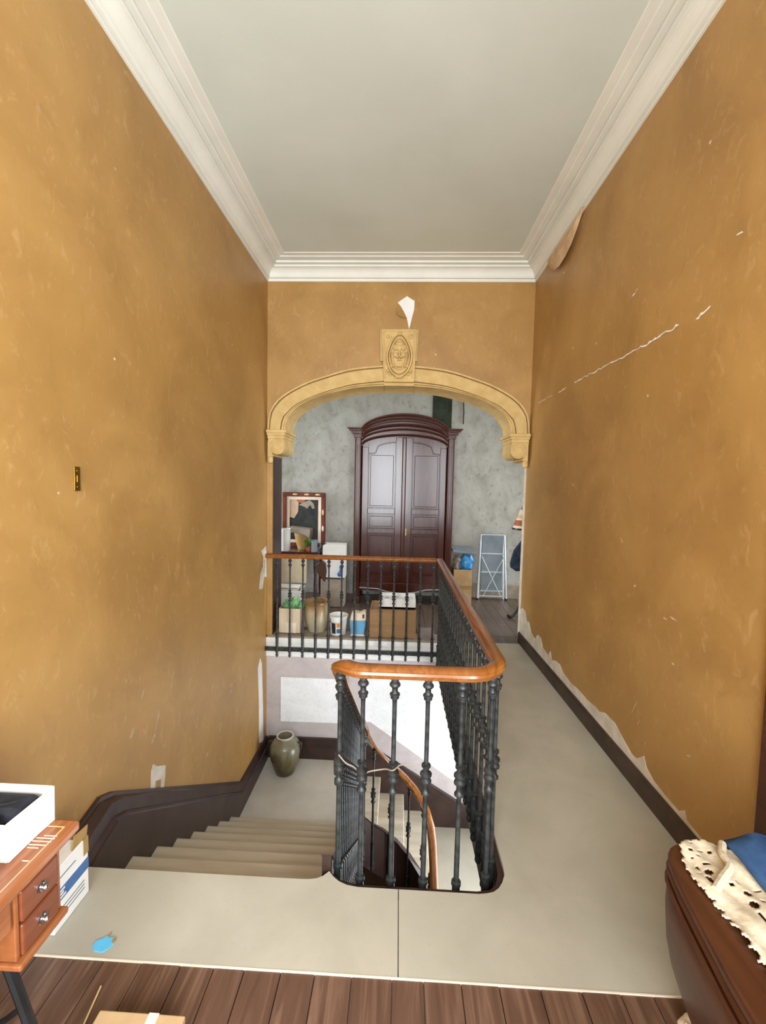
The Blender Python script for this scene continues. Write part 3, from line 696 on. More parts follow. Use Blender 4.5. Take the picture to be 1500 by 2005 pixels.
# little leaf knops at the middle collar
lf = MB()
hr = [(-0.030, -0.012), (-0.034, -0.004), (-0.030, 0.006), (-0.033, 0.012), (-0.024, 0.021), (0, 0.026), (0.024, 0.021), (0.033, 0.012), (0.030, 0.006), (0.034, -0.004), (0.030, -0.012), (0.026, -0.022), (-0.026, -0.022)]
def railz(y): return 0.888-0.040*(y-1.80)/(4.53-1.80)
g1 = thing('stair_balustrade', 'black iron balustrade with varnished rail curving around the stairwell and down', 'balustrade', (0.1, 1.683, 0))
main = [(0.445, 4.50, railz(4.5)), (0.445, 3.2, railz(3.2)), (0.445, 1.86, 0.887)]
for a in range(0, 91, 10):
    t = math.radians(a); main.append((0.295+0.15*math.cos(t), 1.833-0.15*math.sin(t), 0.888))
for a in range(90, 181, 10):
    t = math.radians(a); main.append((-0.125+0.125*math.cos(t), 1.808-0.125*math.sin(t), 0.888-0.055*max(0, (a-130)/50)**1.6))
main += smoothpath([(-0.25, 1.87, 0.785), (-0.25, 1.968, 0.70), (-0.25, 2.2, 0.525), (-0.25, 2.5, 0.295), (-0.25, 2.8, 0.065), (-0.25, 3.1, -0.16), (-0.25, 3.3, -0.31)], 3)
UZ = [(180, -0.40), (165, -0.50), (150, -0.60), (135, -0.71), (120, -0.80), (105, -0.89), (90, -0.97), (75, -1.04), (60, -1.11), (45, -1.18), (30, -1.24), (15, -1.32), (0, -1.40)]
for a, z in UZ: main.append((RC[0]+0.30*math.cos(math.radians(a)), RC[1]+0.30*math.sin(math.radians(a)), z))
main += [(0.35, 3.25, -1.52), (0.35, 2.6, -1.98), (0.35, 2.0, -2.42)]
MB().sweep(main, hr).build('handrail', 'rail', g1, smooth=True)
for x in (-0.13, 0.0, 0.136, 0.275): inst('baluster', bal_me, (x, 1.683, 0.864), g1)
for x, y in ((-0.232, 1.735), (0.405, 1.722), (0.443, 1.80)): inst('baluster', bal_me, (x, y, 0.864), g1)
y = 1.937
while y < 4.50: inst('baluster', bal_me, (0.445, y, railz(y)-0.024), g1); y += 0.137
def stairrail(y): return 0.70-0.762*(y-1.968)
y = 1.86
while y < 3.40: inst('baluster', bal_me, (-0.25, y, stairrail(y)-0.024), g1); y += 0.0805
for a in (170, 138, 103, 70, 40, 12):
    z = [p for p in UZ]; zz_ = None
    for (a0, z0), (a1, z1) in zip(UZ[:-1], UZ[1:]):
        if a1 <= a <= a0: zz_ = z0+(z1-z0)*(a0-a)/(a0-a1)
    inst('baluster', bal_me, (RC[0]+0.30*math.cos(math.radians(a)), RC[1]+0.30*math.sin(math.radians(a)), zz_-0.024), g1)
y = 3.28
while y > 2.1: inst('baluster', bal_me, (0.35, y, -1.40-0.70*(3.42-y)-0.024), g1); y -= 0.137
br = MB().sweep([(0.462, 4.50, RZ-0.15), (0.462, 1.86, -0.15)], [(-0.006, -0.02), (0.006, -0.02), (0.006, 0.02), (-0.006, 0.02)])
br.build('bottom_bar', 'iron', g1)
g2 = thing('gallery_balustrade', 'straight black iron balustrade with wooden rail in front of the arch', 'balustrade', (-0.45, 4.53, RZ))
MB().sweep([(XL+0.01, 4.53, 0.846), (0.41, 4.53, 0.846)], hr).build('handrail', 'rail', g2, smooth=True)
for k in range(13): inst('baluster', bal_me, (-1.319+0.1425*k, 4.53, 0.824), g2, scale=(0.95, 0.95, 0.966))
MB().sweep([(XL, 4.53, RZ-0.133), (0.455, 4.53, RZ-0.133)], [(-0.008, -0.024), (0.008, -0.024), (0.008, 0.024), (-0.008, 0.024)]).build('bottom_bar', 'iron', g2, bevel=0.003)
# rosette that fixes the rail to the wall
MB().box(XL, XL+0.012, 4.505, 4.555, 0.80, 0.90).build('wall_bracket', 'plaster', g2, bevel=0.003)
cw = MB().tube(smoothpath([(-0.232, 1.712, 0.505), (-0.20, 1.70, 0.478), (-0.165, 1.697, 0.463), (-0.13, 1.662, 0.458), (-0.10, 1.685, 0.455), (-0.07, 1.70, 0.452), (-0.03, 1.69, 0.466), (0.0, 1.661, 0.482), (0.03, 1.69, 0.486), (0.085, 1.70, 0.485)], 5), 0.003, 6)
tag(cw.build('cord', 'taupe', smooth=True), 'thin pale cord tied between the near balusters', 'cord')

# ------------------------------------------------------------------ jar on the half landing
vz = thing('ceramic_jar', 'olive green glazed jar on the half landing of the stairs', 'jar', (-1.165, 4.33, -1.47))
pv = [(0.001, 0.0), (0.085, 0.0), (0.100, 0.012), (0.125, 0.08), (0.152, 0.17), (0.163, 0.24), (0.160, 0.29), (0.142, 0.335), (0.112, 0.365), (0.088, 0.378), (0.080, 0.390), (0.088, 0.405), (0.090, 0.412), (0.080, 0.415), (0.070, 0.40), (0.068, 0.36), (0.06, 0.30), (0.001, 0.29)]
MB().lathe(pv, (-1.165, 4.33, -1.47), 32, False).build('body', 'vase', vz, smooth=True, origin=(-1.165, 4.33, -1.47))
MB().lathe([(0.082, 0.395), (0.090, 0.404), (0.091, 0.414), (0.080, 0.417), (0.075, 0.408)], (-1.165, 4.33, -1.47), 32, False).build('rim', 'plaster', vz, smooth=True)
for s in (-1, 1):
    MB().tube(smoothpath([(-1.165+s*0.135, 4.33, -1.128), (-1.165+s*0.172, 4.33, -1.14), (-1.165+s*0.168, 4.33, -1.19), (-1.165+s*0.150, 4.33, -1.205)], 4), 0.012, 8).build('handle', 'vase', vz, smooth=True)

# ------------------------------------------------------------------ wardrobe
AX, AF, AB = 0.055, 5.98, 6.47
wd = thing('wardrobe', 'tall carved mahogany wardrobe with arched cornice behind the arch', 'wardrobe', (AX, AF, RZ))
hw = 0.70
def wbox(nm, x0, x1, y0, y1, z0, z1, bev=0.004, mat='armoire', par=None): return MB().box(AX+x0, AX+x1, y0, y1, z0, z1).build(nm, mat, par or wd, bevel=bev)
# carcass with corner stiles
wbox('side_panel', -hw, -hw+0.03, AF+0.04, AB, 0.12, 2.36); wbox('side_panel', hw-0.03, hw, AF+0.04, AB, 0.12, 2.36)
wbox('back_panel', -hw, hw, AB-0.02, AB, 0.12, 2.36); wbox('bottom_panel', -hw, hw, AF+0.03, AB, 0.12, 0.16)
for s in (-1, 1):
    stl = wbox('corner_stile', s*hw-(0.10 if s > 0 else 0), s*hw+(0.10 if s < 0 else 0), AF, AF+0.08, -0.02, 2.38, 0.02)
    for u in (0.035, 0.065): MB().tube([(AX+s*(hw-u), AF-0.003, 0.25), (AX+s*(hw-u), AF-0.003, 2.2)], 0.007, 6).build('reeding', 'armoire', stl, smooth=True)
    wbox('foot', s*hw-(0.11 if s > 0 else 0.0), s*hw+(0.11 if s < 0 else 0.0), AF-0.01, AF+0.10, RZ, 0.03, 0.012)
    wbox('foot', s*hw-(0.11 if s > 0 else 0.0), s*hw+(0.11 if s < 0 else 0.0), AB-0.1, AB, RZ, 0.14, 0.012)
# doors with panels
def archz(u, lo=2.30, hi=2.49): return lo+(hi-lo)*math.sqrt(max(0, 1-(u/0.62)**2))-0.0
DB = 0.24
for s in (-1, 1):
    d0, d1 = 0.012, 0.590
    us = [d0+(d1-d0)*k/14 for k in range(15)]
    poly = [(AX+s*d0, DB), (AX+s*d1, DB)]+[(AX+s*u, archz(u, 2.14, 2.34)) for u in us[::-1]]
    dr_ = MB().prism(poly, 'y', AF+0.018, AF+0.045).build('door', 'armoire', wd, bevel=0.003)
    # raised frame: stiles and rails in front of the panels
    def fbox(nm, u0, u1, z0, z1, dep=0.016, mat='armoire', bev=0.005):
        return MB().box(min(AX+s*u0, AX+s*u1), max(AX+s*u0, AX+s*u1), AF+0.018-dep, AF+0.02, z0, z1).build(nm, mat, dr_, bevel=bev)
    fbox('door_stile', d0, d0+0.105, DB, 2.31); fbox('door_stile', d1-0.085, d1, DB, 2.17)
    for z0, z1 in ((DB, DB+0.12), (0.95, 1.02), (1.23, 1.31)): fbox('door_rail', d0+0.105, d1-0.085, z0, z1)
    # arched top rail
    uu = [d0+0.105+(d1-0.085-d0-0.105)*k/12 for k in range(13)]
    def inner(u):
        t = (u-uu[0])/(uu[-1]-uu[0])
        if t > 0.76: return 2.09
        return 2.06+0.19*math.sqrt(max(0, 1-(t/0.92)**2)) if t < 0.70 else 2.09+0.06*(0.76-t)/0.06
    poly = [(AX+s*u, archz(u, 2.14, 2.34)-0.002) for u in uu]+[(AX+s*u, inner(u)) for u in uu[::-1]]
    MB().prism(poly, 'y', AF+0.002, AF+0.02).build('door_rail', 'armoire', dr_, bevel=0.003)
    MB().tube([(AX+s*u, AF+0.004, inner(u)-0.006) for u in uu], 0.009, 6).build('bead', 'armoire', dr_, smooth=True)
    for z0, z1 in ((DB+0.12, 0.95), (1.02, 1.23), (1.31, 2.09)):
        u0, u1 = d0+0.105, d1-0.085
        MB().box(min(AX+s*(u0+.03), AX+s*(u1-.03)), max(AX+s*(u0+.03), AX+s*(u1-.03)), AF+0.006, AF+0.02, z0+0.03, z1-0.03).build('panel', 'armoire', dr_, bevel=0.010)
        bd = MB(); zt_ = z1 if z1 < 2 else 2.08
        bd.tube([(AX+s*u0, AF+0.004, z0), (AX+s*u1, AF+0.004, z0)], 0.009, 6)
        if z1 < 2: bd.tube([(AX+s*u0, AF+0.004, z1), (AX+s*u1, AF+0.004, z1)], 0.009, 6)
        bd.tube([(AX+s*u0, AF+0.004, z0), (AX+s*u0, AF+0.004, zt_+(0.16 if z1 > 2 else 0))], 0.009, 6); bd.tube([(AX+s*u1, AF+0.004, z0), (AX+s*u1, AF+0.004, zt_)], 0.009, 6)
        bd.build('bead', 'armoire', dr_, smooth=True)
    if s > 0: MB().box(AX+0.035, AX+0.055, AF-0.004, AF+0.004, 0.93, 1.03).build('lock_plate', 'brass', dr_, bevel=0.002)
wbox('meeting_strip', -0.03, 0.03, AF-0.012, AF+0.02, DB, 2.31, 0.012)
for u in (-0.012, 0.012): MB().tube([(AX+u, AF-0.013, DB+0.03), (AX+u, AF-0.013, 2.30)], 0.006, 6).build('reeding', 'armoire', wd, smooth=True)
# frieze + cornice: shoulders then an arched centre
uf = [-0.60+1.20*k/28 for k in range(29)]
def zo(u): return 2.385+0.225*math.sqrt(max(0, 1-(u/0.605)**2))**1.15
def zi(u): return 2.165+0.145*math.sqrt(max(0, 1-(u/0.605)**2))
MB().prism([(AX+u, zo(u)) for u in uf]+[(AX+u, zi(u)) for u in uf[::-1]], 'y', AF-0.02, AF+0.05).build('frieze', 'armoire', wd)
for fr_, r_, yy in ((0.98, 0.020, AF-0.085), (0.86, 0.022, AF-0.065), (0.72, 0.018, AF-0.045), (0.56, 0.020, AF-0.035), (0.36, 0.014, AF-0.025), (0.10, 0.018, AF-0.025)):
    MB().tube([(AX+u, yy, zi(u)+(zo(u)-zi(u))*fr_) for u in uf], r_, 8).build('cornice_moulding', 'armoire', wd, smooth=True)
def band(f0, f1, y0):
    MB().prism([(AX+u, zi(u)+(zo(u)-zi(u))*f1) for u in uf]+[(AX+u, zi(u)+(zo(u)-zi(u))*f0) for u in uf[::-1]], 'y', y0, AF+0.02).build('cornice_band', 'armoire', wd)
band(0.84, 1.0, AF-0.085); band(0.66, 0.86, AF-0.06); band(0.50, 0.68, AF-0.04)
MB().prism([(AX+u, zo(u)+0.02) for u in uf]+[(AX+u, zo(u)-0.01) for u in uf[::-1]], 'y', AF-0.10, AB).build('cornice_top', 'armoire', wd, bevel=0.004)
for s in (-1, 1):
    for e, z0, z1 in ((0.10, 2.415, 2.435), (0.075, 2.39, 2.416), (0.04, 2.35, 2.392), (0.015, 2.30, 2.352)):
        a, b = s*(hw+e), s*0.575
        wbox('cornice_shoulder', min(a, b), max(a, b), AF-e*0.6, AB, z0, z1, 0.004)
# scalloped apron
ap = [(-hw+0.1, 0.24), (hw-0.1, 0.24), (hw-0.1, 0.16), (0.35, 0.15), (0.2, 0.11), (0.0, 0.085), (-0.2, 0.11), (-0.35, 0.15), (-hw+0.1, 0.16)]
apo = MB().prism([(AX+u, z) for u, z in ap], 'y', AF+0.0, AF+0.03).build('apron', 'armoire', wd, bevel=0.004)
MB().tube([(AX+u, AF-0.002, z+0.006) for u, z in ap[2:]], 0.006, 6).build('apron_bead', 'alu', apo, smooth=True)

# ------------------------------------------------------------------ things in the room behind the arch
# folding stepladder
LX, LY = 1.425, 6.40
ld = thing('stepladder', 'folded pale metal stepladder with grey steps leaning on the grey wall', 'ladder', (LX, LY, RZ))
H = 0.98
for s in (-1, 1):
    MB().tube([(LX+s*0.215, LY-0.06, RZ+0.004), (LX+s*0.175, LY+0.02, RZ+H)], 0.013, 8).build('front_rail', 'alu', ld, smooth=True)
    MB().tube([(LX+s*0.185, LY+0.01, RZ+0.004), (LX+s*0.160, LY+0.065, RZ+H-0.04)], 0.012, 8).build('rear_rail', 'alu', ld, smooth=True)
    MB().tube([(LX+s*0.165, LY-0.035, RZ+0.66), (LX-s*0.13, LY-0.055, RZ+0.06)], 0.007, 6).build('cross_brace', 'alu', ld, smooth=True)
    MB().lathe([(0.018, 0), (0.018, 0.03)], (LX+s*0.215, LY-0.06, RZ), 10).build('rubber_foot', 'black', ld)
for z0, z1 in ((0.70, 0.97), (0.42, 0.685), (0.13, 0.41)):
    stp = MB().box(LX-0.158, LX+0.158, LY+0.0, LY+0.018, RZ+z0, RZ+z1).build('step', 'grey', ld, bevel=0.004)
    MB().box(LX-0.165, LX+0.165, LY-0.008, LY+0.004, RZ+z0-0.012, RZ+z0+0.008).build('step_edge', 'alu', stp)
MB().tube([(LX-0.175, LY+0.02, RZ+H), (LX+0.175, LY+0.02, RZ+H)], 0.012, 8).build('top_bar', 'alu', ld, smooth=True)
MB().tube([(LX-0.20, LY-0.055, RZ+0.06), (LX+0.20, LY-0.055, RZ+0.06)], 0.009, 8).build('bottom_bar', 'alu', ld, smooth=True)
# cartons right of the wardrobe
def open_box(name, label, x0, x1, y0, y1, z0, z1, mat, t=0.006, flaps=False, par=None):
    c = thing(name, label, 'box', ((x0+x1)/2, (y0+y1)/2, z0))
    MB().box(x0, x1, y0, y1, z0, z0+t).build('bottom', mat, c)
    MB().box(x0, x1, y0, y0+t, z0, z1).build('side', mat, c); MB().box(x0, x1, y1-t, y1, z0, z1).build('side', mat, c)
    MB().box(x0, x0+t, y0+t, y1-t, z0, z1).build('side', mat, c); MB().box(x1-t, x1, y0+t, y1-t, z0, z1).build('side', mat, c)
    return c
cb = open_box('cardboard_box', 'tall cardboard box between the wardrobe and the stepladder', 0.80, 1.06, 6.0, 6.32, RZ, 0.46, 'card')
MB().box(0.80, 1.06, 5.998, 6.001, 0.18, 0.23).build('tape', 'tape', cb)
bagm = MB(); bagm.ell((0.985, 6.13, 0.54), (0.10, 0.115, 0.115), 26, 18); bagm.ell((0.97, 6.10, 0.60), (0.07, 0.08, 0.06), 20, 12); bagm.ell((1.04, 6.10, 0.59), (0.05, 0.07, 0.07), 20, 12); lumpy(bagm, 0.028, 17)
tag(bagm.build('plastic_bag', 'blue', smooth=True), 'bright blue plastic bag stuffed in the tall carton', 'bag')
bs = MB(); bs.ell((0.855, 6.14, 0.52), (0.055, 0.11, 0.12), 22, 14); bs.ell((0.86, 6.1, 0.60), (0.045, 0.07, 0.05), 18, 12); lumpy(bs, 0.025, 19)
tag(bs.build('paper_sack', 'taupe', smooth=True), 'crumpled brown paper sack beside the blue bag', 'bag')
lid = MB(); lid.add([(0.78, 6.02, 0.700), (1.13, 6.02, 0.680), (1.09, 6.36, 0.715), (0.78, 6.36, 0.725), (0.78, 6.02, 0.730), (1.13, 6.02, 0.700), (1.09, 6.36, 0.745), (0.78, 6.36, 0.755)],
                    [(3, 2, 1, 0), (4, 5, 6, 7), (0, 1, 5, 4), (1, 2, 6, 5), (2, 3, 7, 6), (3, 0, 4, 7)])
tag(lid.build('plastic_tray', 'grey', bevel=0.004), 'flat grey tray lying on top of the blue bag', 'tray')
# floor lamp half hidden by the right jamb
FX, FY = 1.60, 5.48
fl_ = thing('floor_lamp', 'black iron floor lamp with striped shade half hidden behind right jamb', 'lamp', (FX, FY, RZ))
MB().tube([(FX, FY, RZ+0.16), (FX, FY, 1.42)], 0.014, 10).build('pole', 'black', fl_, smooth=True)
for a in (PI, PI+2.1, PI-2.1):
    c, s = math.cos(a), math.sin(a)
    MB().tube(smoothpath([(FX, FY, RZ+0.22), (FX+0.03*c, FY+0.03*s, RZ+0.12), (FX+0.09*c, FY+0.09*s, RZ+0.03), (FX+0.135*c, FY+0.135*s, RZ+0.018), (FX+0.15*c, FY+0.15*s, RZ+0.045)], 4), 0.017, 8).build('foot', 'black', fl_, smooth=True)
for z in (0.10, 0.25, 0.42, 0.60, 0.75): MB().lathe([(0.014, -0.02), (0.024, -0.008), (0.024, 0.008), (0.014, 0.02)], (FX, FY, z), 12).build('collar', 'alu', fl_, smooth=True)
sh = MB().lathe([(0.135, 1.12), (0.048, 1.36)], (FX, FY, 0), 24, False).build('shade', 'cream', fl_, smooth=True)
MB().lathe([(0.1215, 1.16), (0.096, 1.23)], (FX, FY, 0), 24, False).build('shade_stripe', 'terra', sh, smooth=True)
MB().lathe([(0.088, 1.253), (0.070, 1.303)], (FX, FY, 0), 24, False).build('shade_stripe', 'straw', sh, smooth=True)
MB().lathe([(0.132, 1.105), (0.142, 1.11), (0.140, 1.13), (0.130, 1.125)], (FX, FY, 0), 24).build('shade_rim', 'black', sh, smooth=True)
MB().lathe([(0.012, 1.36), (0.03, 1.37), (0.024, 1.40), (0.012, 1.42), (0.014, 1.45), (0.002, 1.48)], (FX, FY, 0), 12).build('finial', 'black', fl_, smooth=True)
bg = thing('shoulder_bag', 'dark blue bag hanging from the black floor lamp', 'bag', (FX-0.08, FY, 0.6))
bq = MB().prism([(FX-0.155, 0.62), (FX-0.16, 0.68), (FX-0.12, 0.84), (FX-0.03, 0.97), (FX-0.02, 0.97), (FX-0.02, 0.58), (FX-0.09, 0.575)], 'y', FY-0.07, FY-0.02)
bq.build('body', 'navy', bg, bevel=0.015); MB().tube(smoothpath([(FX-0.03, FY-0.05, 0.95), (FX-0.01, FY-0.03, 1.05), (FX+0.02, FY+0.0, 1.07)], 4), 0.007, 6).build('strap', 'black', bg, smooth=True)

# things on the ledge behind the straight balustrade
cb = open_box('cardboard_box', 'pale carton filled with green bags against the left jamb', -1.335, -1.09, 4.66, 4.90, RZ, 0.225, 'paleplastic')
MB().box(-1.25, -1.14, 4.658, 4.661, RZ+0.005, 0.06).build('label', 'cream', cb)
for i, (x, y, z, r) in enumerate(((-1.27, 4.78, 0.23, 0.055), (-1.19, 4.75, 0.26, 0.065), (-1.12, 4.80, 0.22, 0.05))):
    gm = MB(); gm.ell((x, y, z), (r, r, r*1.1), 20, 14); gm.ell((x+0.01, y-0.01, z+r*0.9), (r*0.45, r*0.4, r*0.5)); lumpy(gm, 0.016, 34)
    tag(gm.build('plastic_bag', 'green', smooth=True), ['knotted green bag nearest the jamb in the pale carton', 'largest green bag in the middle of the pale carton', 'green bag at the pot side of the pale carton'][i], 'bag', 'green bags in the pale carton')
pt = thing('stoneware_pot', 'large ochre stoneware crock next to the pale carton', 'pot', (-0.925, 4.80, RZ))
pp = [(0.001, 0), (0.095, 0.0), (0.102, 0.01), (0.128, 0.12), (0.143, 0.24), (0.141, 0.30), (0.138, 0.325), (0.150, 0.332), (0.152, 0.345), (0.143, 0.352), (0.130, 0.345), (0.128, 0.30), (0.118, 0.12), (0.001, 0.10)]
MB().lathe(pp, (-0.925, 4.80, RZ), 30, False).build('body', 'pot', pt, smooth=True, origin=(-0.925, 4.80, RZ))
bk = thing('paint_bucket', 'small white paint bucket with a dark label beside the crock', 'bucket', (-0.665, 4.72, RZ))
MB().lathe([(0.001, 0.004), (0.085, 0.0), (0.088, 0.01), (0.104, 0.20), (0.112, 0.202), (0.114, 0.215), (0.106, 0.218), (0.100, 0.20), (0.084, 0.02), (0.001, 0.02)], (-0.665, 4.72, RZ), 28, False).build('body', 'white', bk, smooth=True)
def arc_label(cx, cy, r, a0, a1, z0, z1, r1=None):
    m = MB(); n = 8; vs = []
    for k in range(n+1):
        a = a0+(a1-a0)*k/n
        vs += [(cx+r*math.cos(a), cy+r*math.sin(a), z0), (cx+(r1 or r)*math.cos(a), cy+(r1 or r)*math.sin(a), z1)]
    return m.add(vs, [(2*k, 2*k+2, 2*k+3, 2*k+1) for k in range(n)])
arc_label(-0.665, 4.72, 0.0905, -2.3, -1.75, RZ+0.02, RZ+0.15, 0.1005).build('label', 'dark', bk)
arc_label(-0.665, 4.72, 0.0945, -1.65, -1.25, RZ+0.09, RZ+0.15, 0.1003).build('label', 'orange', bk)
arc_label(-0.665, 4.72, 0.0905, -1.65, -1.2, RZ+0.03, RZ+0.08, 0.0945).build('label', 'bluep', bk)
arc_label(-0.665, 4.72, 0.1015, -2.9, -2.4, RZ+0.14, RZ+0.18, 0.1045).build('label', 'red', bk)
MB().tube([(-0.665+0.108*math.cos(a), 4.72+0.108*math.sin(a), RZ+0.196-0.05*max(0, math.sin(PI*(k/12)))) for k, a in enumerate([PI+PI*k/12 for k in range(13)])], 0.003, 6).build('handle', 'alu', bk, smooth=True)
bb_ = thing('detergent_pack', 'sky blue pack with cream top between bucket and wooden crate', 'pack', (-0.435, 4.72, RZ))
MB().prism([(-0.515, RZ), (-0.365, RZ), (-0.35, RZ+0.12), (-0.345, RZ+0.17), (-0.53, RZ+0.17), (-0.525, RZ+0.1)], 'y', 4.66, 4.78).build('body', 'sky', bb_, bevel=0.018)
MB().prism([(-0.53, RZ+0.165), (-0.345, RZ+0.165), (-0.345, RZ+0.27), (-0.37, RZ+0.275), (-0.41, RZ+0.25), (-0.47, RZ+0.265), (-0.51, RZ+0.255)], 'y', 4.665, 4.775).build('top_flap', 'cream', bb_, bevel=0.014)
MB().box(-0.385, -0.365, 4.658, 4.668, RZ+0.20, RZ+0.245).build('hand_hole', 'red', bb_, bevel=0.003)
MB().box(-0.515, -0.36, 4.655, 4.665, RZ+0.0, RZ+0.014).build('base_band', 'white', bb_)
cr = thing('wooden_crate', 'plain brown wooden crate on the ledge below the white box', 'crate', (-0.04, 4.75, RZ))
MB().box(-0.30, 0.215, 4.625, 4.643, RZ+0.002, RZ+0.315).build('front_panel', 'crate', cr, bevel=0.002)
MB().box(-0.30, 0.215, 4.619, 4.627, RZ+0.29, RZ+0.315).build('rim_batten', 'crate', cr, bevel=0.002)
MB().box(-0.30, -0.282, 4.643, 5.0, RZ, RZ+0.315).build('side', 'crate', cr); MB().box(0.197, 0.215, 4.643, 5.0, RZ, RZ+0.315).build('side', 'crate', cr)
MB().box(-0.282, 0.197, 4.98, 5.0, RZ, RZ+0.315).build('side', 'crate', cr); MB().box(-0.282, 0.197, 4.643, 4.98, RZ+0.29, RZ+0.310).build('lid', 'crate', cr)
wbx = open_box('polystyrene_box', 'open white polystyrene box standing on the wooden crate', -0.20, 0.21, 4.68, 4.97, RZ+0.316, RZ+0.425, 'white', 0.02)
for i, (x, y) in enumerate(((-0.12, 4.80), (0.0, 4.84), (0.11, 4.79))):
    c_ = MB().lathe([(0.03, 0), (0.034, 0.07), (0.028, 0.075), (0.026, 0.02)], (x, y, RZ+0.337), 12)
    tag(c_.build('glass_jar', 'alu', smooth=True), ['small pale jar at the crock side in the white box', 'small pale jar in the middle of the white box', 'small pale jar at the passage side in the white box'][i], 'jar', 'jars in the white box')
mt = MB().prism([(0.25, 4.60), (0.43, 4.60), (0.44, 4.98), (0.25, 4.98)], 'z', RZ, RZ+0.008)
tag(mt.build('floor_mat', 'lino'), 'grey offcut of floor mat beside the wooden crate', 'mat')

# cluttered side table at the far left
TX0, TX1, TY0, TY1, TZ = -1.98, -1.14, 5.95, 6.42, 0.66
tb = thing('side_table', 'dark wooden side table against the grey wall left of the wardrobe', 'table', ((TX0+TX1)/2, 6.2, RZ))
MB().box(TX0, TX1, TY0, TY1, TZ-0.03, TZ).build('table_top', 'armoire', tb, bevel=0.006)
MB().box(TX0+.04, TX1-.04, TY0+.03, TY0+.05, TZ-0.11, TZ-.03).build('apron', 'armoire', tb)
for x in (TX0+.05, TX1-.05):
    for y in (TY0+.05, TY1-.05): MB().lathe([(0.018, RZ), (0.028, 0.1), (0.02, 0.3), (0.03, 0.45), (0.028, TZ-.03)], (x, y, 0), 10).build('leg', 'armoire', tb, smooth=True)
pc = thing('framed_picture', 'abstract framed picture with cream mat standing on the side table', 'picture', (-1.44, 6.44, TZ))
def rectring(x0, x1, z0, z1, w, y0, y1):
    m = MB(); m.box(x0, x1, y0, y1, z0, z0+w); m.box(x0, x1, y0, y1, z1-w, z1); m.box(x0, x0+w, y0, y1, z0+w, z1-w); m.box(x1-w, x1, y0, y1, z0+w, z1-w); return m
PX0, PX1, PZ0, PZ1 = -1.80, -1.135, TZ, 1.50
rectring(PX0, PX1, PZ0, PZ1, 0.065, 6.44, 6.485).build('frame', 'red', pc, bevel=0.010)
rectring(PX0+0.06, PX1-0.06, PZ0+.06, PZ1-.06, 0.05, 6.455, 6.48).build('mat_board', 'cream', pc)
pic = MB().box(PX0+.1, PX1-.1, 6.465, 6.482, PZ0+.1, PZ1-.1).build('painting', 'paint2', pc)
MB().prism([(-1.70, 1.40), (-1.55, 1.40), (-1.56, 1.20), (-1.62, 1.10), (-1.70, 1.12)], 'y', 6.463, 6.466).build('painted_shape', 'paint1', pic)
MB().prism([(-1.58, 1.40), (-1.44, 1.40), (-1.48, 1.33), (-1.58, 1.36)], 'y', 6.4625, 6.466).build('painted_shape', 'terra', pic)
MB().prism([(-1.55, 1.31), (-1.45, 1.36), (-1.38, 1.385), (-1.32, 1.33), (-1.30, 1.26), (-1.34, 1.25), (-1.37, 1.31), (-1.42, 1.25), (-1.46, 1.28)], 'y', 6.462, 6.466).build('painted_shape', 'taupe', pic)
for x, z, mm in ((-1.60, 1.47, 'straw'), (-1.42, 1.47, 'straw'), (-1.25, 1.47, 'straw'), (-1.167, 1.2, 'straw'), (-1.167, 0.95, 'cream')):
    MB().ell((x, 6.438, z), (0.04 if z > 1.4 else 0.016, 0.008, 0.014 if z > 1.4 else 0.045)).build('gilt_ornament', mm, pc, smooth=True)
bv = MB().lathe([(0.001, 0), (0.06, 0), (0.065, 0.01), (0.068, 0.18), (0.07, 0.31), (0.075, 0.32), (0.07, 0.325), (0.062, 0.31), (0.06, 0.02), (0.001, 0.02)], (-1.63, 6.02, TZ), 20, False)
tag(bv.build('white_vase', 'white', smooth=True), 'tall pale cylindrical vase on the side table', 'vase')
bsx = thing('basket', 'tan basket with pale cloth lid beside the pale vase', 'basket', (-1.44, 6.22, TZ))
MB().lathe([(0.001, 0.0), (0.08, 0), (0.11, 0.1), (0.14, 0.26), (0.13, 0.265), (0.001, 0.25)], (-1.43, 6.27, TZ), 20, False).build('body', 'tape', bsx, smooth=True)
MB().prism([(-1.62, TZ+.34), (-1.29, TZ+.31), (-1.30, TZ+.17), (-1.38, TZ+.22), (-1.50, TZ+.26), (-1.60, TZ+.25)], 'y', 6.10, 6.32).build('cloth', 'green' if False else 'taupe', bsx, bevel=0.012)
pl = thing('potted_plant', 'small green leafy plant at the corner of the side table', 'plant', (-1.32, 6.05, TZ))
MB().lathe([(0.03, 0), (0.045, 0.06), (0.04, 0.055), (0.001, 0.05)], (-1.31, 6.06, TZ), 12, False).build('pot', 'terra', pl, smooth=True)
for k in range(16):
    a = random.uniform(0, 2*PI); l = random.uniform(0.05, 0.095); e = random.uniform(0.02, 0.13); w = 0.018
    c, s = math.cos(a), math.sin(a); bx_, by_, bz_ = -1.31, 6.06, TZ+0.05
    mid = (bx_+c*l*0.55, by_+s*l*0.55, bz_+e); tip = (bx_+c*l, by_+s*l, bz_+e*0.7)
    MB().add([(bx_, by_, bz_), (mid[0]-s*w, mid[1]+c*w, mid[2]), tip, (mid[0]+s*w, mid[1]-c*w, mid[2]), (mid[0], mid[1], mid[2]+0.008)], [(0, 1, 4), (1, 2, 4), (2, 3, 4), (3, 0, 4)]).build('leaf', 'leaf', pl)
mg = thing('tin_mug', 'dull grey tin pitcher at the right end of the side table', 'mug', (-1.235, 6.0, TZ))
MB().lathe([(0.001, 0), (0.045, 0), (0.05, 0.02), (0.046, 0.14), (0.056, 0.17), (0.05, 0.168), (0.04, 0.14), (0.001, 0.02)], (-1.205, 6.0, TZ), 16, False).build('body', 'grey', mg, smooth=True)
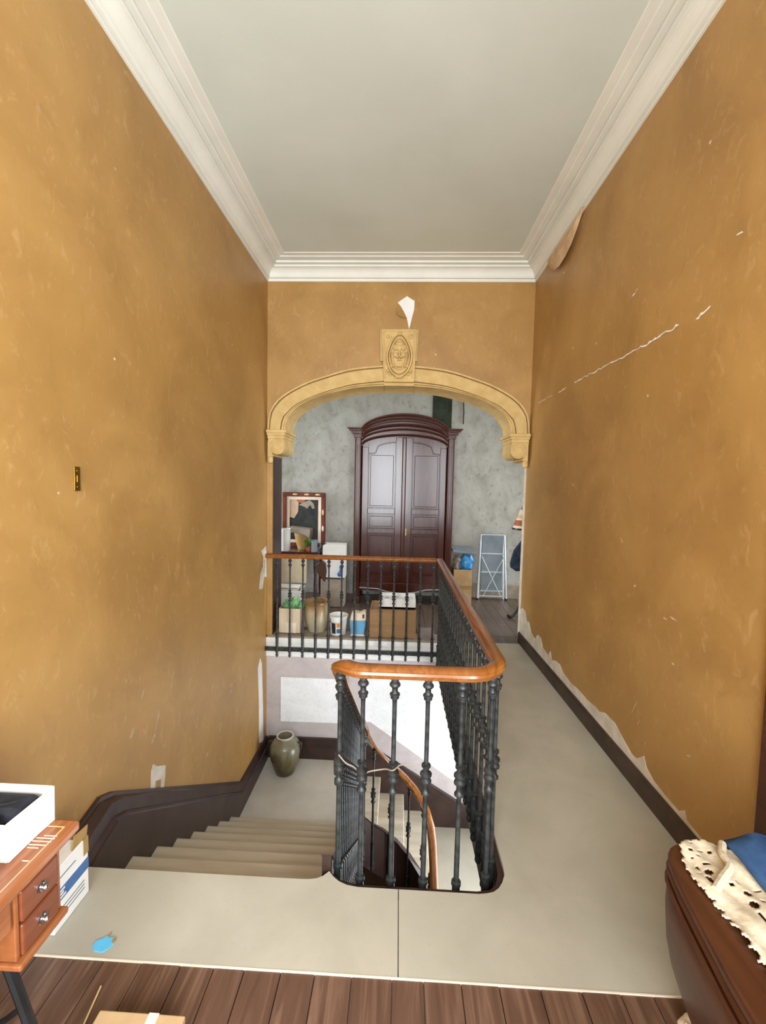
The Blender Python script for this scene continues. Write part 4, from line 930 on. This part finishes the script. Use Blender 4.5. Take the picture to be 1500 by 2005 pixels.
MB().tube(smoothpath([(-1.165, 5.99, TZ+.13), (-1.125, 5.98, TZ+.13), (-1.12, 5.98, TZ+.08), (-1.16, 5.99, TZ+.04)], 4), 0.007, 6).build('handle', 'grey', mg, smooth=True)
dc = thing('dark_chair', 'dark wooden chair back in the shade behind the left jamb', 'chair', (-1.88, 5.75, RZ))
for x in (-2.05, -1.78):
    MB().box(x-.02, x+.02, 5.58, 5.62, RZ, 0.42).build('leg', 'armoire', dc); MB().box(x-.02, x+.02, 5.88, 5.92, RZ, 1.05).build('leg', 'armoire', dc)
MB().box(-2.08, -1.75, 5.56, 5.93, 0.40, 0.45).build('seat', 'armoire', dc, bevel=.01); MB().box(-2.05, -1.78, 5.885, 5.915, 0.85, 1.03).build('backrest', 'armoire', dc, bevel=.01); MB().box(-2.05, -1.78, 5.885, 5.915, 0.60, 0.66).build('back_rail', 'armoire', dc)
tag(MB().box(-1.72, -1.30, 5.92, 5.94, 0.22, 0.62).build('fibreboard_sheet', 'paleplastic'), 'pale beige sheet hanging in front of the side table', 'board') 
wb2 = open_box('white_carton', 'low white carton full of papers under the side table', -1.70, -1.30, 5.55, 5.85, RZ, 0.20, 'white')
for i, z in enumerate((0.16, 0.19, 0.22)):
    pp_ = MB().box(-1.66+0.02*i, -1.36+0.015*i, 5.60, 5.80-0.02*i, z, z+0.018)
    tag(pp_.build('paper_bundle', ['taupe', 'cream', 'white'][i], bevel=0.003), ['lowest grey bundle of papers in the white carton', 'cream bundle of papers in the middle of the white carton', 'topmost white bundle of papers in the white carton'][i], 'papers', 'papers in the white carton')
MB().box(-1.66, -1.36, 5.60, 5.80, RZ+0.006, 0.16).build('filling', 'taupe', wb2)
kb = open_box('cardboard_box', 'grey-beige carton left of the wardrobe foot', -1.06, -0.74, 5.72, 6.05, RZ, 0.33, 'taupe')
wp = MB().box(-1.05, -0.735, 5.80, 6.02, 0.335, 0.80)
tag(wp.build('white_carton', 'white', bevel=0.004), 'white panel box standing on the grey-beige carton', 'box')
hb = thing('leather_bag', 'small dark brown leather bag hanging before the white panel', 'bag', (-1.07, 5.68, 0.45))
MB().prism([(-1.10, 0.44), (-1.04, 0.36), (-0.99, 0.30), (-0.97, 0.45), (-0.98, 0.56), (-1.02, 0.60), (-1.08, 0.58), (-1.11, 0.50)], 'y', 5.64, 5.70).build('body', 'chest', hb, bevel=0.015)
MB().tube(smoothpath([(-1.07, 5.67, 0.56), (-1.08, 5.68, 0.70), (-1.04, 5.70, 0.80), (-1.0, 5.76, 0.82)], 4), 0.008, 6).build('strap', 'black', hb, smooth=True)
tv = MB(); tv.ell((-0.80, 5.74, 0.40), (0.035, 0.03, 0.035)); tv.ell((-0.785, 5.74, 0.45), (0.022, 0.022, 0.03)); tv.ell((-0.78, 5.74, 0.50), (0.028, 0.02, 0.03))
tag(tv.build('teal_toy', 'bluep', smooth=True), 'small teal figure in front of the white panel', 'toy')

# ------------------------------------------------------------------ brass plate on the left wall
pb = thing('wall_plate', 'narrow brass plate screwed to the ochre left wall', 'plate', (XL, 1.85, 1.65))
MB().box(XL, XL+0.006, 1.833, 1.868, 1.592, 1.70).build('plate', 'brass', pb, bevel=0.002)
for z in (1.61, 1.682): MB().ell((XL+0.006, 1.85, z), (0.003, 0.005, 0.005)).build('screw', 'brass', pb, smooth=True)
MB().box(XL+0.006, XL+0.012, 1.842, 1.858, 1.63, 1.662).build('latch', 'brass', pb, bevel=0.002)

# ------------------------------------------------------------------ sewing table at the left
TT = 0.70
sw = thing('sewing_table', 'antique treadle sewing table with two small drawers and iron legs', 'table', (-1.12, 0.65, 0))
tp = MB().box(-1.40, -0.868, 0.05, 1.088, TT-0.028, TT).build('table_top', 'sew', sw, bevel=0.007)
MB().sweep([(-1.40, 1.06, TT), (-0.892, 1.06, TT), (-0.892, 0.06, TT)], [(-0.0012, -0.002), (0.0012, -0.002), (0.0012, 0.0005), (-0.0012, 0.0005)]).build('inlay_line', 'straw', tp)
lfp = MB().box(-1.38, -0.935, 0.10, 0.925, TT+0.0, TT+0.030).build('folding_leaf', 'sew', sw, bevel=0.012)
MB().box(-1.38, -0.965, 0.12, 0.905, TT+0.03, TT+0.055).build('leaf_moulding', 'sew', lfp, bevel=0.012)
ap_ = MB().box(-0.905, -0.885, 0.15, 0.895, TT-0.115, TT-0.028).build('apron', 'sew', sw, bevel=0.006)
dc_ = MB(); dc_.box(-1.34, -0.885, 0.900, 0.912, TT-0.205, TT-0.028); dc_.box(-1.34, -0.885, 1.022, 1.034, TT-0.205, TT-0.028); dc_.box(-1.34, -1.33, 0.912, 1.022, TT-0.205, TT-.028)
case = dc_.build('drawer_case', 'sew', sw, bevel=0.003)
MB().box(-1.345, -0.868, 0.893, 1.040, TT-0.222, TT-0.205).build('case_base', 'sew', sw, bevel=0.005)
for z0, z1 in ((TT-0.118, TT-0.038), (TT-0.203, TT-0.123)):
    dw = MB().box(-1.30, -0.878, 0.913, 1.021, z0, z1).build('drawer', 'sewdark', sw, bevel=0.005)
    zc_ = (z0+z1)/2; yc_ = 0.967
    kn = MB()
    for prr, xx in (((0.014, 0.013, 0.003), 0), ):
        kn.ell((-0.877, yc_, zc_), (0.003, 0.014, 0.014), 14, 8)
    kn.ell((-0.868, yc_, zc_), (0.009, 0.0075, 0.0075)); 
    kn.build('knob', 'chrome', dw, smooth=True)
for yy in (0.22, 0.96):
    lg = MB()
    for s in (-1, 1):
        pth = smoothpath([(-1.12+s*0.12, yy, TT-0.24), (-1.12+s*0.14, yy, 0.45), (-1.12+s*0.20, yy, 0.27), (-1.12+s*0.245, yy, 0.12), (-1.12+s*0.255, yy, 0.015)], 5)
        lg.tube(pth, 0.013, 8)
        lg.tube(smoothpath([(-1.12, yy, 0.40), (-1.12+s*0.06, yy, 0.34), (-1.12+s*0.10, yy, 0.24), (-1.12+s*0.19, yy, 0.30)], 4), 0.008, 6)
    lg.tube([(-1.25, yy, TT-0.23), (-0.99, yy, TT-0.23)], 0.014, 8); lg.tube([(-1.31, yy, 0.17), (-0.92, yy, 0.17)], 0.009, 8)
    lg.lathe([(0.055, -0.008), (0.06, 0), (0.055, 0.008), (0.045, 0.008), (0.045, -0.008)], (-1.12, yy, 0.40), 16)
    lg.build('iron_leg', 'black', sw, smooth=True)
MB().tube([(-1.12, 0.22, 0.17), (-1.12, 0.96, 0.17)], 0.010, 8).build('cross_bar', 'black', sw, smooth=True)
MB().box(-1.24, -1.0, 0.40, 0.78, 0.10, 0.115).build('treadle', 'black', sw, bevel=0.004)
wtr = random.Random(3)
for y_, x_, l in ((1.03, -0.905, 0.035), (1.022, -0.912, 0.05), (1.012, -0.914, 0.05), (1.001, -0.916, 0.045), (0.992, -0.92, 0.03), (0.955, -0.905, 0.018)):
    MB().box(x_-l/2, x_+l/2, y_-0.0012, y_+0.0012, TT-0.0005, TT+0.0006).build('worn_streak', 'cream', tp)
# white tray with dark bag
tr = thing('white_tray', 'white cardboard tray holding a dark bag on the sewing table', 'tray', (-1.07, 1.02, TT))
trz0, trz1 = TT+0.001, TT+0.098
def quadwall(p, q, nm, dx, t=0.004):
    (x0, y0), (x1, y1) = p, q
    d = Vector((x1-x0, y1-y0, 0)).normalized(); n_ = Vector((d.y, -d.x, 0))*t
    e = n_*dx/t
    m = MB().add([(x0, y0, trz0), (x1, y1, trz0), (x1+e.x, y1+e.y, trz1), (x0+e.x, y0+e.y, trz1), (x0-n_.x, y0-n_.y, trz0), (x1-n_.x, y1-n_.y, trz0), (x1+e.x-n_.x, y1+e.y-n_.y, trz1), (x0+e.x-n_.x, y0+e.y-n_.y, trz1)],
                 [(0, 1, 2, 3), (7, 6, 5, 4), (0, 4, 5, 1), (1, 5, 6, 2), (2, 6, 7, 3), (3, 7, 4, 0)])
    return m.build(nm, 'white', tr)
A_, B_, C_, D_ = (-1.25, 0.945), (-0.945, 0.945), (-0.937, 1.082), (-1.25, 1.082)
for p, q in ((A_, B_), (B_, C_), (C_, D_), (D_, A_)): quadwall(p, q, 'tray_wall', 0.002)
MB().box(-1.25, -0.94, 0.947, 1.08, trz0, trz0+0.004).build('tray_bottom', 'white', tr)
db = thing('camera_bag', 'dark padded bag lying in the white tray', 'bag', (-1.08, 1.02, TT))
MB().box(-1.235, -0.955, 0.985, 1.072, TT+0.008, TT+0.092).build('body', 'dark', db, bevel=0.022)
MB().tube(smoothpath([(-1.22, 1.01, TT+0.092), (-1.12, 1.0, TT+0.0935), (-1.02, 1.01, TT+0.0935), (-0.98, 1.04, TT+0.089)], 5), 0.005, 6).build('zip', 'black', db, smooth=True)
MB().ell((-1.03, 1.005, TT+0.093), (0.008, 0.008, 0.005)).build('stud', 'chrome', db, smooth=True)
MB().box(-1.21, -0.985, 0.950, 0.99, TT+0.008, TT+0.078).build('pocket', 'dark', db, bevel=0.014)
rb = MB().ell((-1.005, 0.97, TT+0.088), (0.02, 0.012, 0.012)); rb.ell((-1.028, 0.968, TT+0.09), (0.010, 0.009, 0.009))
tag(rb.build('red_trinket', 'red', smooth=True), 'small red trinket at the near edge of the white tray', 'trinket')
# carton on the floor by the skirting
fx = thing('printed_carton', 'white carton with a blue band on the cream board behind the sewing table', 'box', (-1.31, 1.46, 0.0))
MB().box(-1.42, -1.205, 1.375, 1.545, 0.001, 0.235).build('body', 'white', fx, bevel=0.003)
MB().prism([(1.376, 0.105), (1.544, 0.105), (1.544, 0.150), (1.376, 0.150)], 'x', -1.2052, -1.2035).build('blue_band', 'bluep', fx)
for k, (a, b, z) in enumerate(((1.385, 1.43, 0.112), (1.385, 1.42, 0.125), (1.39, 1.425, 0.137))):
    MB().box(-1.204, -1.2028, a, b, z, z+0.007).build('print_line', 'white', fx)
for z in (0.07, 0.055, 0.04, 0.19): MB().box(-1.2048, -1.2036, 1.40, 1.52-(0.04 if z > .1 else 0), z, z+0.004).build('print_line', 'grey', fx)
MB().box(-1.421, -1.2035, 1.52, 1.546, 0.17, 0.2365).build('tape', 'tape', fx)
MB().prism([(1.47, 0.2362), (1.545, 0.2362), (1.552, 0.275), (1.485, 0.285)], 'x', -1.213, -1.209).build('flap', 'tape', fx)
# blue scrap
sc = MB().prism([(-1.048, 1.352), (-1.03, 1.335), (-1.0, 1.333), (-0.985, 1.345), (-0.978, 1.362), (-0.992, 1.368), (-0.986, 1.383), (-1.005, 1.380), (-1.02, 1.386), (-1.026, 1.376), (-1.045, 1.368)], 'z', 0.0005, 0.003)
so = thing('paper_scrap', 'torn bright blue paper scrap on the cream floor board', 'scrap', (-1.01, 1.36, 0)); sc.build('paper', 'scrap', so)
for p in ((-1.012, 1.383, -1.008, 1.397), (-0.990, 1.366, -0.978, 1.378)):
    MB().box(p[0], p[2], p[1], p[3], 0.001, 0.004).build('torn_tape', 'tape', so)
# straw on the planks, carton at the picture's foot, rag
tag(MB().tube([(-0.932, 1.235, 0.004), (-0.912, 1.12, 0.004), (-0.905, 1.0, 0.005)], 0.0028, 6).build('straw', 'straw', smooth=True), 'thin pale stick lying on the dark planks', 'stick')
bxl = thing('flattened_carton', 'low cardboard box lying on the dark plank floor', 'box', (-0.73, 0.9, 0))
MB().box(-0.842, -0.602, 0.70, 1.112, 0.0, 0.075).build('body', 'card', bxl, bevel=0.003)
MB().box(-0.849, -0.592, 0.69, 1.120, 0.060, 0.082).build('lid', 'card', bxl, bevel=0.003)
MB().box(-0.70, -0.67, 0.69, 1.1205, 0.0815, 0.083).build('tape', 'cream', bxl)
rg = MB(); rg.ell((0.925, 1.205, 0.026), (0.045, 0.04, 0.026)); rg.ell((0.945, 1.23, 0.022), (0.03, 0.028, 0.02)); rg.ell((0.90, 1.19, 0.03), (0.02, 0.03, 0.028)); lumpy(rg, 0.01, 50)
tag(rg.build('rag', 'cream', smooth=True), 'small crumpled pale rag on the planks beside the chest', 'rag')

# ------------------------------------------------------------------ bombe chest at the right
ch = thing('bombe_chest', 'dark wooden bow-fronted chest against the right wall', 'chest', (1.05, 0.5, 0))
CT = 0.64
def xf(y):
    pts_ = [(-0.3, 0.745), (0.0, 0.715), (0.3, 0.695), (0.55, 0.690), (0.80, 0.703), (0.95, 0.727), (1.06, 0.745), (1.13, 0.765), (1.165, 0.785), (1.185, 0.82), (1.19, 0.85)]
    for (a, u), (b, v) in zip(pts_[:-1], pts_[1:]):
        if a <= y <= b: return u+(v-u)*(y-a)/(b-a)
    return pts_[-1][1]
prc = [(0.612, 0.020), (0.585, 0.010), (0.56, 0.0), (0.50, -0.002), (0.41, 0.006), (0.33, 0.024), (0.28, 0.042), (0.22, 0.080), (0.175, 0.112), (0.13, 0.155), (0.10, 0.185), (0.085, 0.19)]
ysamp = [-0.3, -0.15, 0, .15, .3, .45, .55, .65, .75, .85, .95, 1.03, 1.09, 1.13, 1.155, 1.17, 1.18, 1.187, 1.19]
vs, fs = [], []
for y_ in ysamp:
    for z_, o_ in prc: vs.append((xf(y_)+o_, y_, z_))
    vs.append((XR-0.035, y_, 0.085)); vs.append((XR-0.035, y_, 0.612))
mm = len(prc)+2
for i in range(len(ysamp)-1):
    for k in range(mm): fs.append((i*mm+k, i*mm+(k+1) % mm, (i+1)*mm+(k+1) % mm, (i+1)*mm+k))
fs += [tuple(range(mm)), tuple(range((len(ysamp)-1)*mm, len(ysamp)*mm))]
MB().add(vs, fs).build('body', 'chest', ch, smooth=True)
outl = [(xf(y_)-0.002, y_) for y_ in ysamp]
MB().prism(outl+[(XR-0.033, 1.195), (XR-0.033, -0.31)], 'z', 0.612, CT).build('top', 'chest', ch, bevel=0.008)
for z_, o_, r_ in ((0.600, 0.006, 0.010), (0.572, 0.000, 0.007)):
    MB().tube([(xf(y_)+o_, y_, z_) for y_ in ysamp], r_, 8).build('moulding', 'chest', ch, smooth=True)
for x_, y_ in ((0.98, 1.10), (1.28, 1.12), (0.93, -0.2), (1.28, -0.2)):
    MB().lathe([(0.03, 0), (0.04, 0.03), (0.03, 0.09)], (x_, y_, 0), 12).build('foot', 'chest', ch, smooth=True)
# lace runner with its openwork
def inside(p, poly):
    x, y = p; c = False; n = len(poly)
    for i in range(n):
        (x0, y0), (x1, y1) = poly[i], poly[(i+1) % n]
        if (y0 > y) != (y1 > y) and x < (x1-x0)*(y-y0)/(y1-y0)+x0: c = not c
    return c
def lace():
    edge = [(0.815, 1.165), (0.845, 1.185), (0.90, 1.185), (0.96, 1.165), (0.97, 1.05), (0.90, 0.95), (0.90, 0.80), (0.90, 0.45), (0.775, 0.45), (0.775, 0.70), (0.80, 0.85), (0.80, 0.93), (0.795, 0.99), (0.79, 1.03), (0.785, 1.07), (0.795, 1.12)]
    holes = [(0.835, 1.15, 0.008, 0.004), (0.86, 1.152, 0.008, 0.004), (0.885, 1.15, 0.007, 0.004), (0.852, 1.175, 0.006, 0.003), (0.825, 1.128, 0.005, 0.004), (0.845, 1.135, 0.004, 0.004), (0.82, 1.10, 0.006, 0.006), (0.85, 1.11, 0.010, 0.006),
             (0.838, 1.085, 0.012, 0.009), (0.825, 1.06, 0.009, 0.013), (0.812, 1.08, 0.004, 0.004), (0.87, 1.05, 0.005, 0.005), (0.89, 1.06, 0.004, 0.006), (0.895, 1.03, 0.010, 0.008), (0.885, 1.00, 0.010, 0.010), (0.88, 0.965, 0.006, 0.016), (0.915, 1.01, 0.008, 0.004), (0.925, 1.04, 0.010, 0.004), (0.87, 0.90, 0.012, 0.012), (0.85, 0.865, 0.006, 0.006), (0.865, 0.84, 0.009, 0.010), (0.84, 0.80, 0.012, 0.014), (0.865, 0.77, 0.008, 0.01), (0.83, 0.74, 0.01, 0.012)]
    step = 0.004; idx = {}; vs = []; fs = []
    def V(i, j):
        if (i, j) not in idx:
            x, y = 0.76+i*step, 0.45+j*step
            z = CT+0.006+0.0025*math.sin(x*90+y*40)+0.003*math.sin(y*55-x*30)
            over = max(0, xf(min(y, 1.18))+0.012-x)
            idx[(i, j)] = len(vs); vs.append((x, y, z-over*0.8 if over else z))
        return idx[(i, j)]
    for i in range(54):
        for j in range(186):
            x, y = 0.76+(i+.5)*step, 0.45+(j+.5)*step
            w = 0.004*math.sin(y*260)+0.003*math.sin(x*280)
            if not inside((x+w, y+w*0.6), edge): continue
            if any(((x-a)/c)**2+((y-b)/d)**2 < 1 for a, b, c, d in holes): continue
            fs.append((V(i, j), V(i+1, j), V(i+1, j+1), V(i, j+1)))
    me = MB().add(vs, fs).build('lace_runner', 'lace', smooth=True)
    s_ = me.modifiers.new('thickness', 'SOLIDIFY'); s_.thickness = 0.0035; s_.offset = 1
    return tag(me, 'ecru openwork lace runner on top of the bow-fronted chest', 'lace')
lace()
# folded edge of the lace
fd = MB().tube(smoothpath([(0.935, 1.17, CT+0.016), (0.905, 1.13, CT+0.020), (0.895, 1.09, CT+0.022), (0.855, 1.06, CT+0.018), (0.815, 1.03, CT+0.012)], 5), [0.010]*21, 8)
fd.build('folded_hem', 'lace', bpy.data.objects['lace_runner'], smooth=True)
# blue cloth
def cloth():
    A = (0.955, 1.175); vs = []; fs = []; n, m = 18, 22
    for i in range(n+1):
        for j in range(m+1):
            u, v = i/n, j/m
            y = 1.19-0.62*v; xl = 0.945-0.0*v if v < 0.05 else 0.945-0.03*min(1, v*1.2)
            x = xl+(1.315-xl)*u
            h = CT+0.012+0.035*min(1, u*5)*(1-0.2*v)+0.010*math.sin(9*u+5*v)+0.006*math.sin(17*v-6*u)
            if v == 0: h = CT+0.008+0.03*u
            vs.append((x, y+0.012*math.sin(6*u), h))
    for i in range(n):
        for j in range(m): fs.append((i*(m+1)+j, (i+1)*(m+1)+j, (i+1)*(m+1)+j+1, i*(m+1)+j+1))
    o = MB().add(vs, fs).build('blue_cloth', 'cloth', smooth=True)
    s_ = o.modifiers.new('thickness', 'SOLIDIFY'); s_.thickness = 0.012; s_.offset = -1
    tag(o, 'blue folded cloth on the chest behind the lace runner', 'cloth')
cloth()
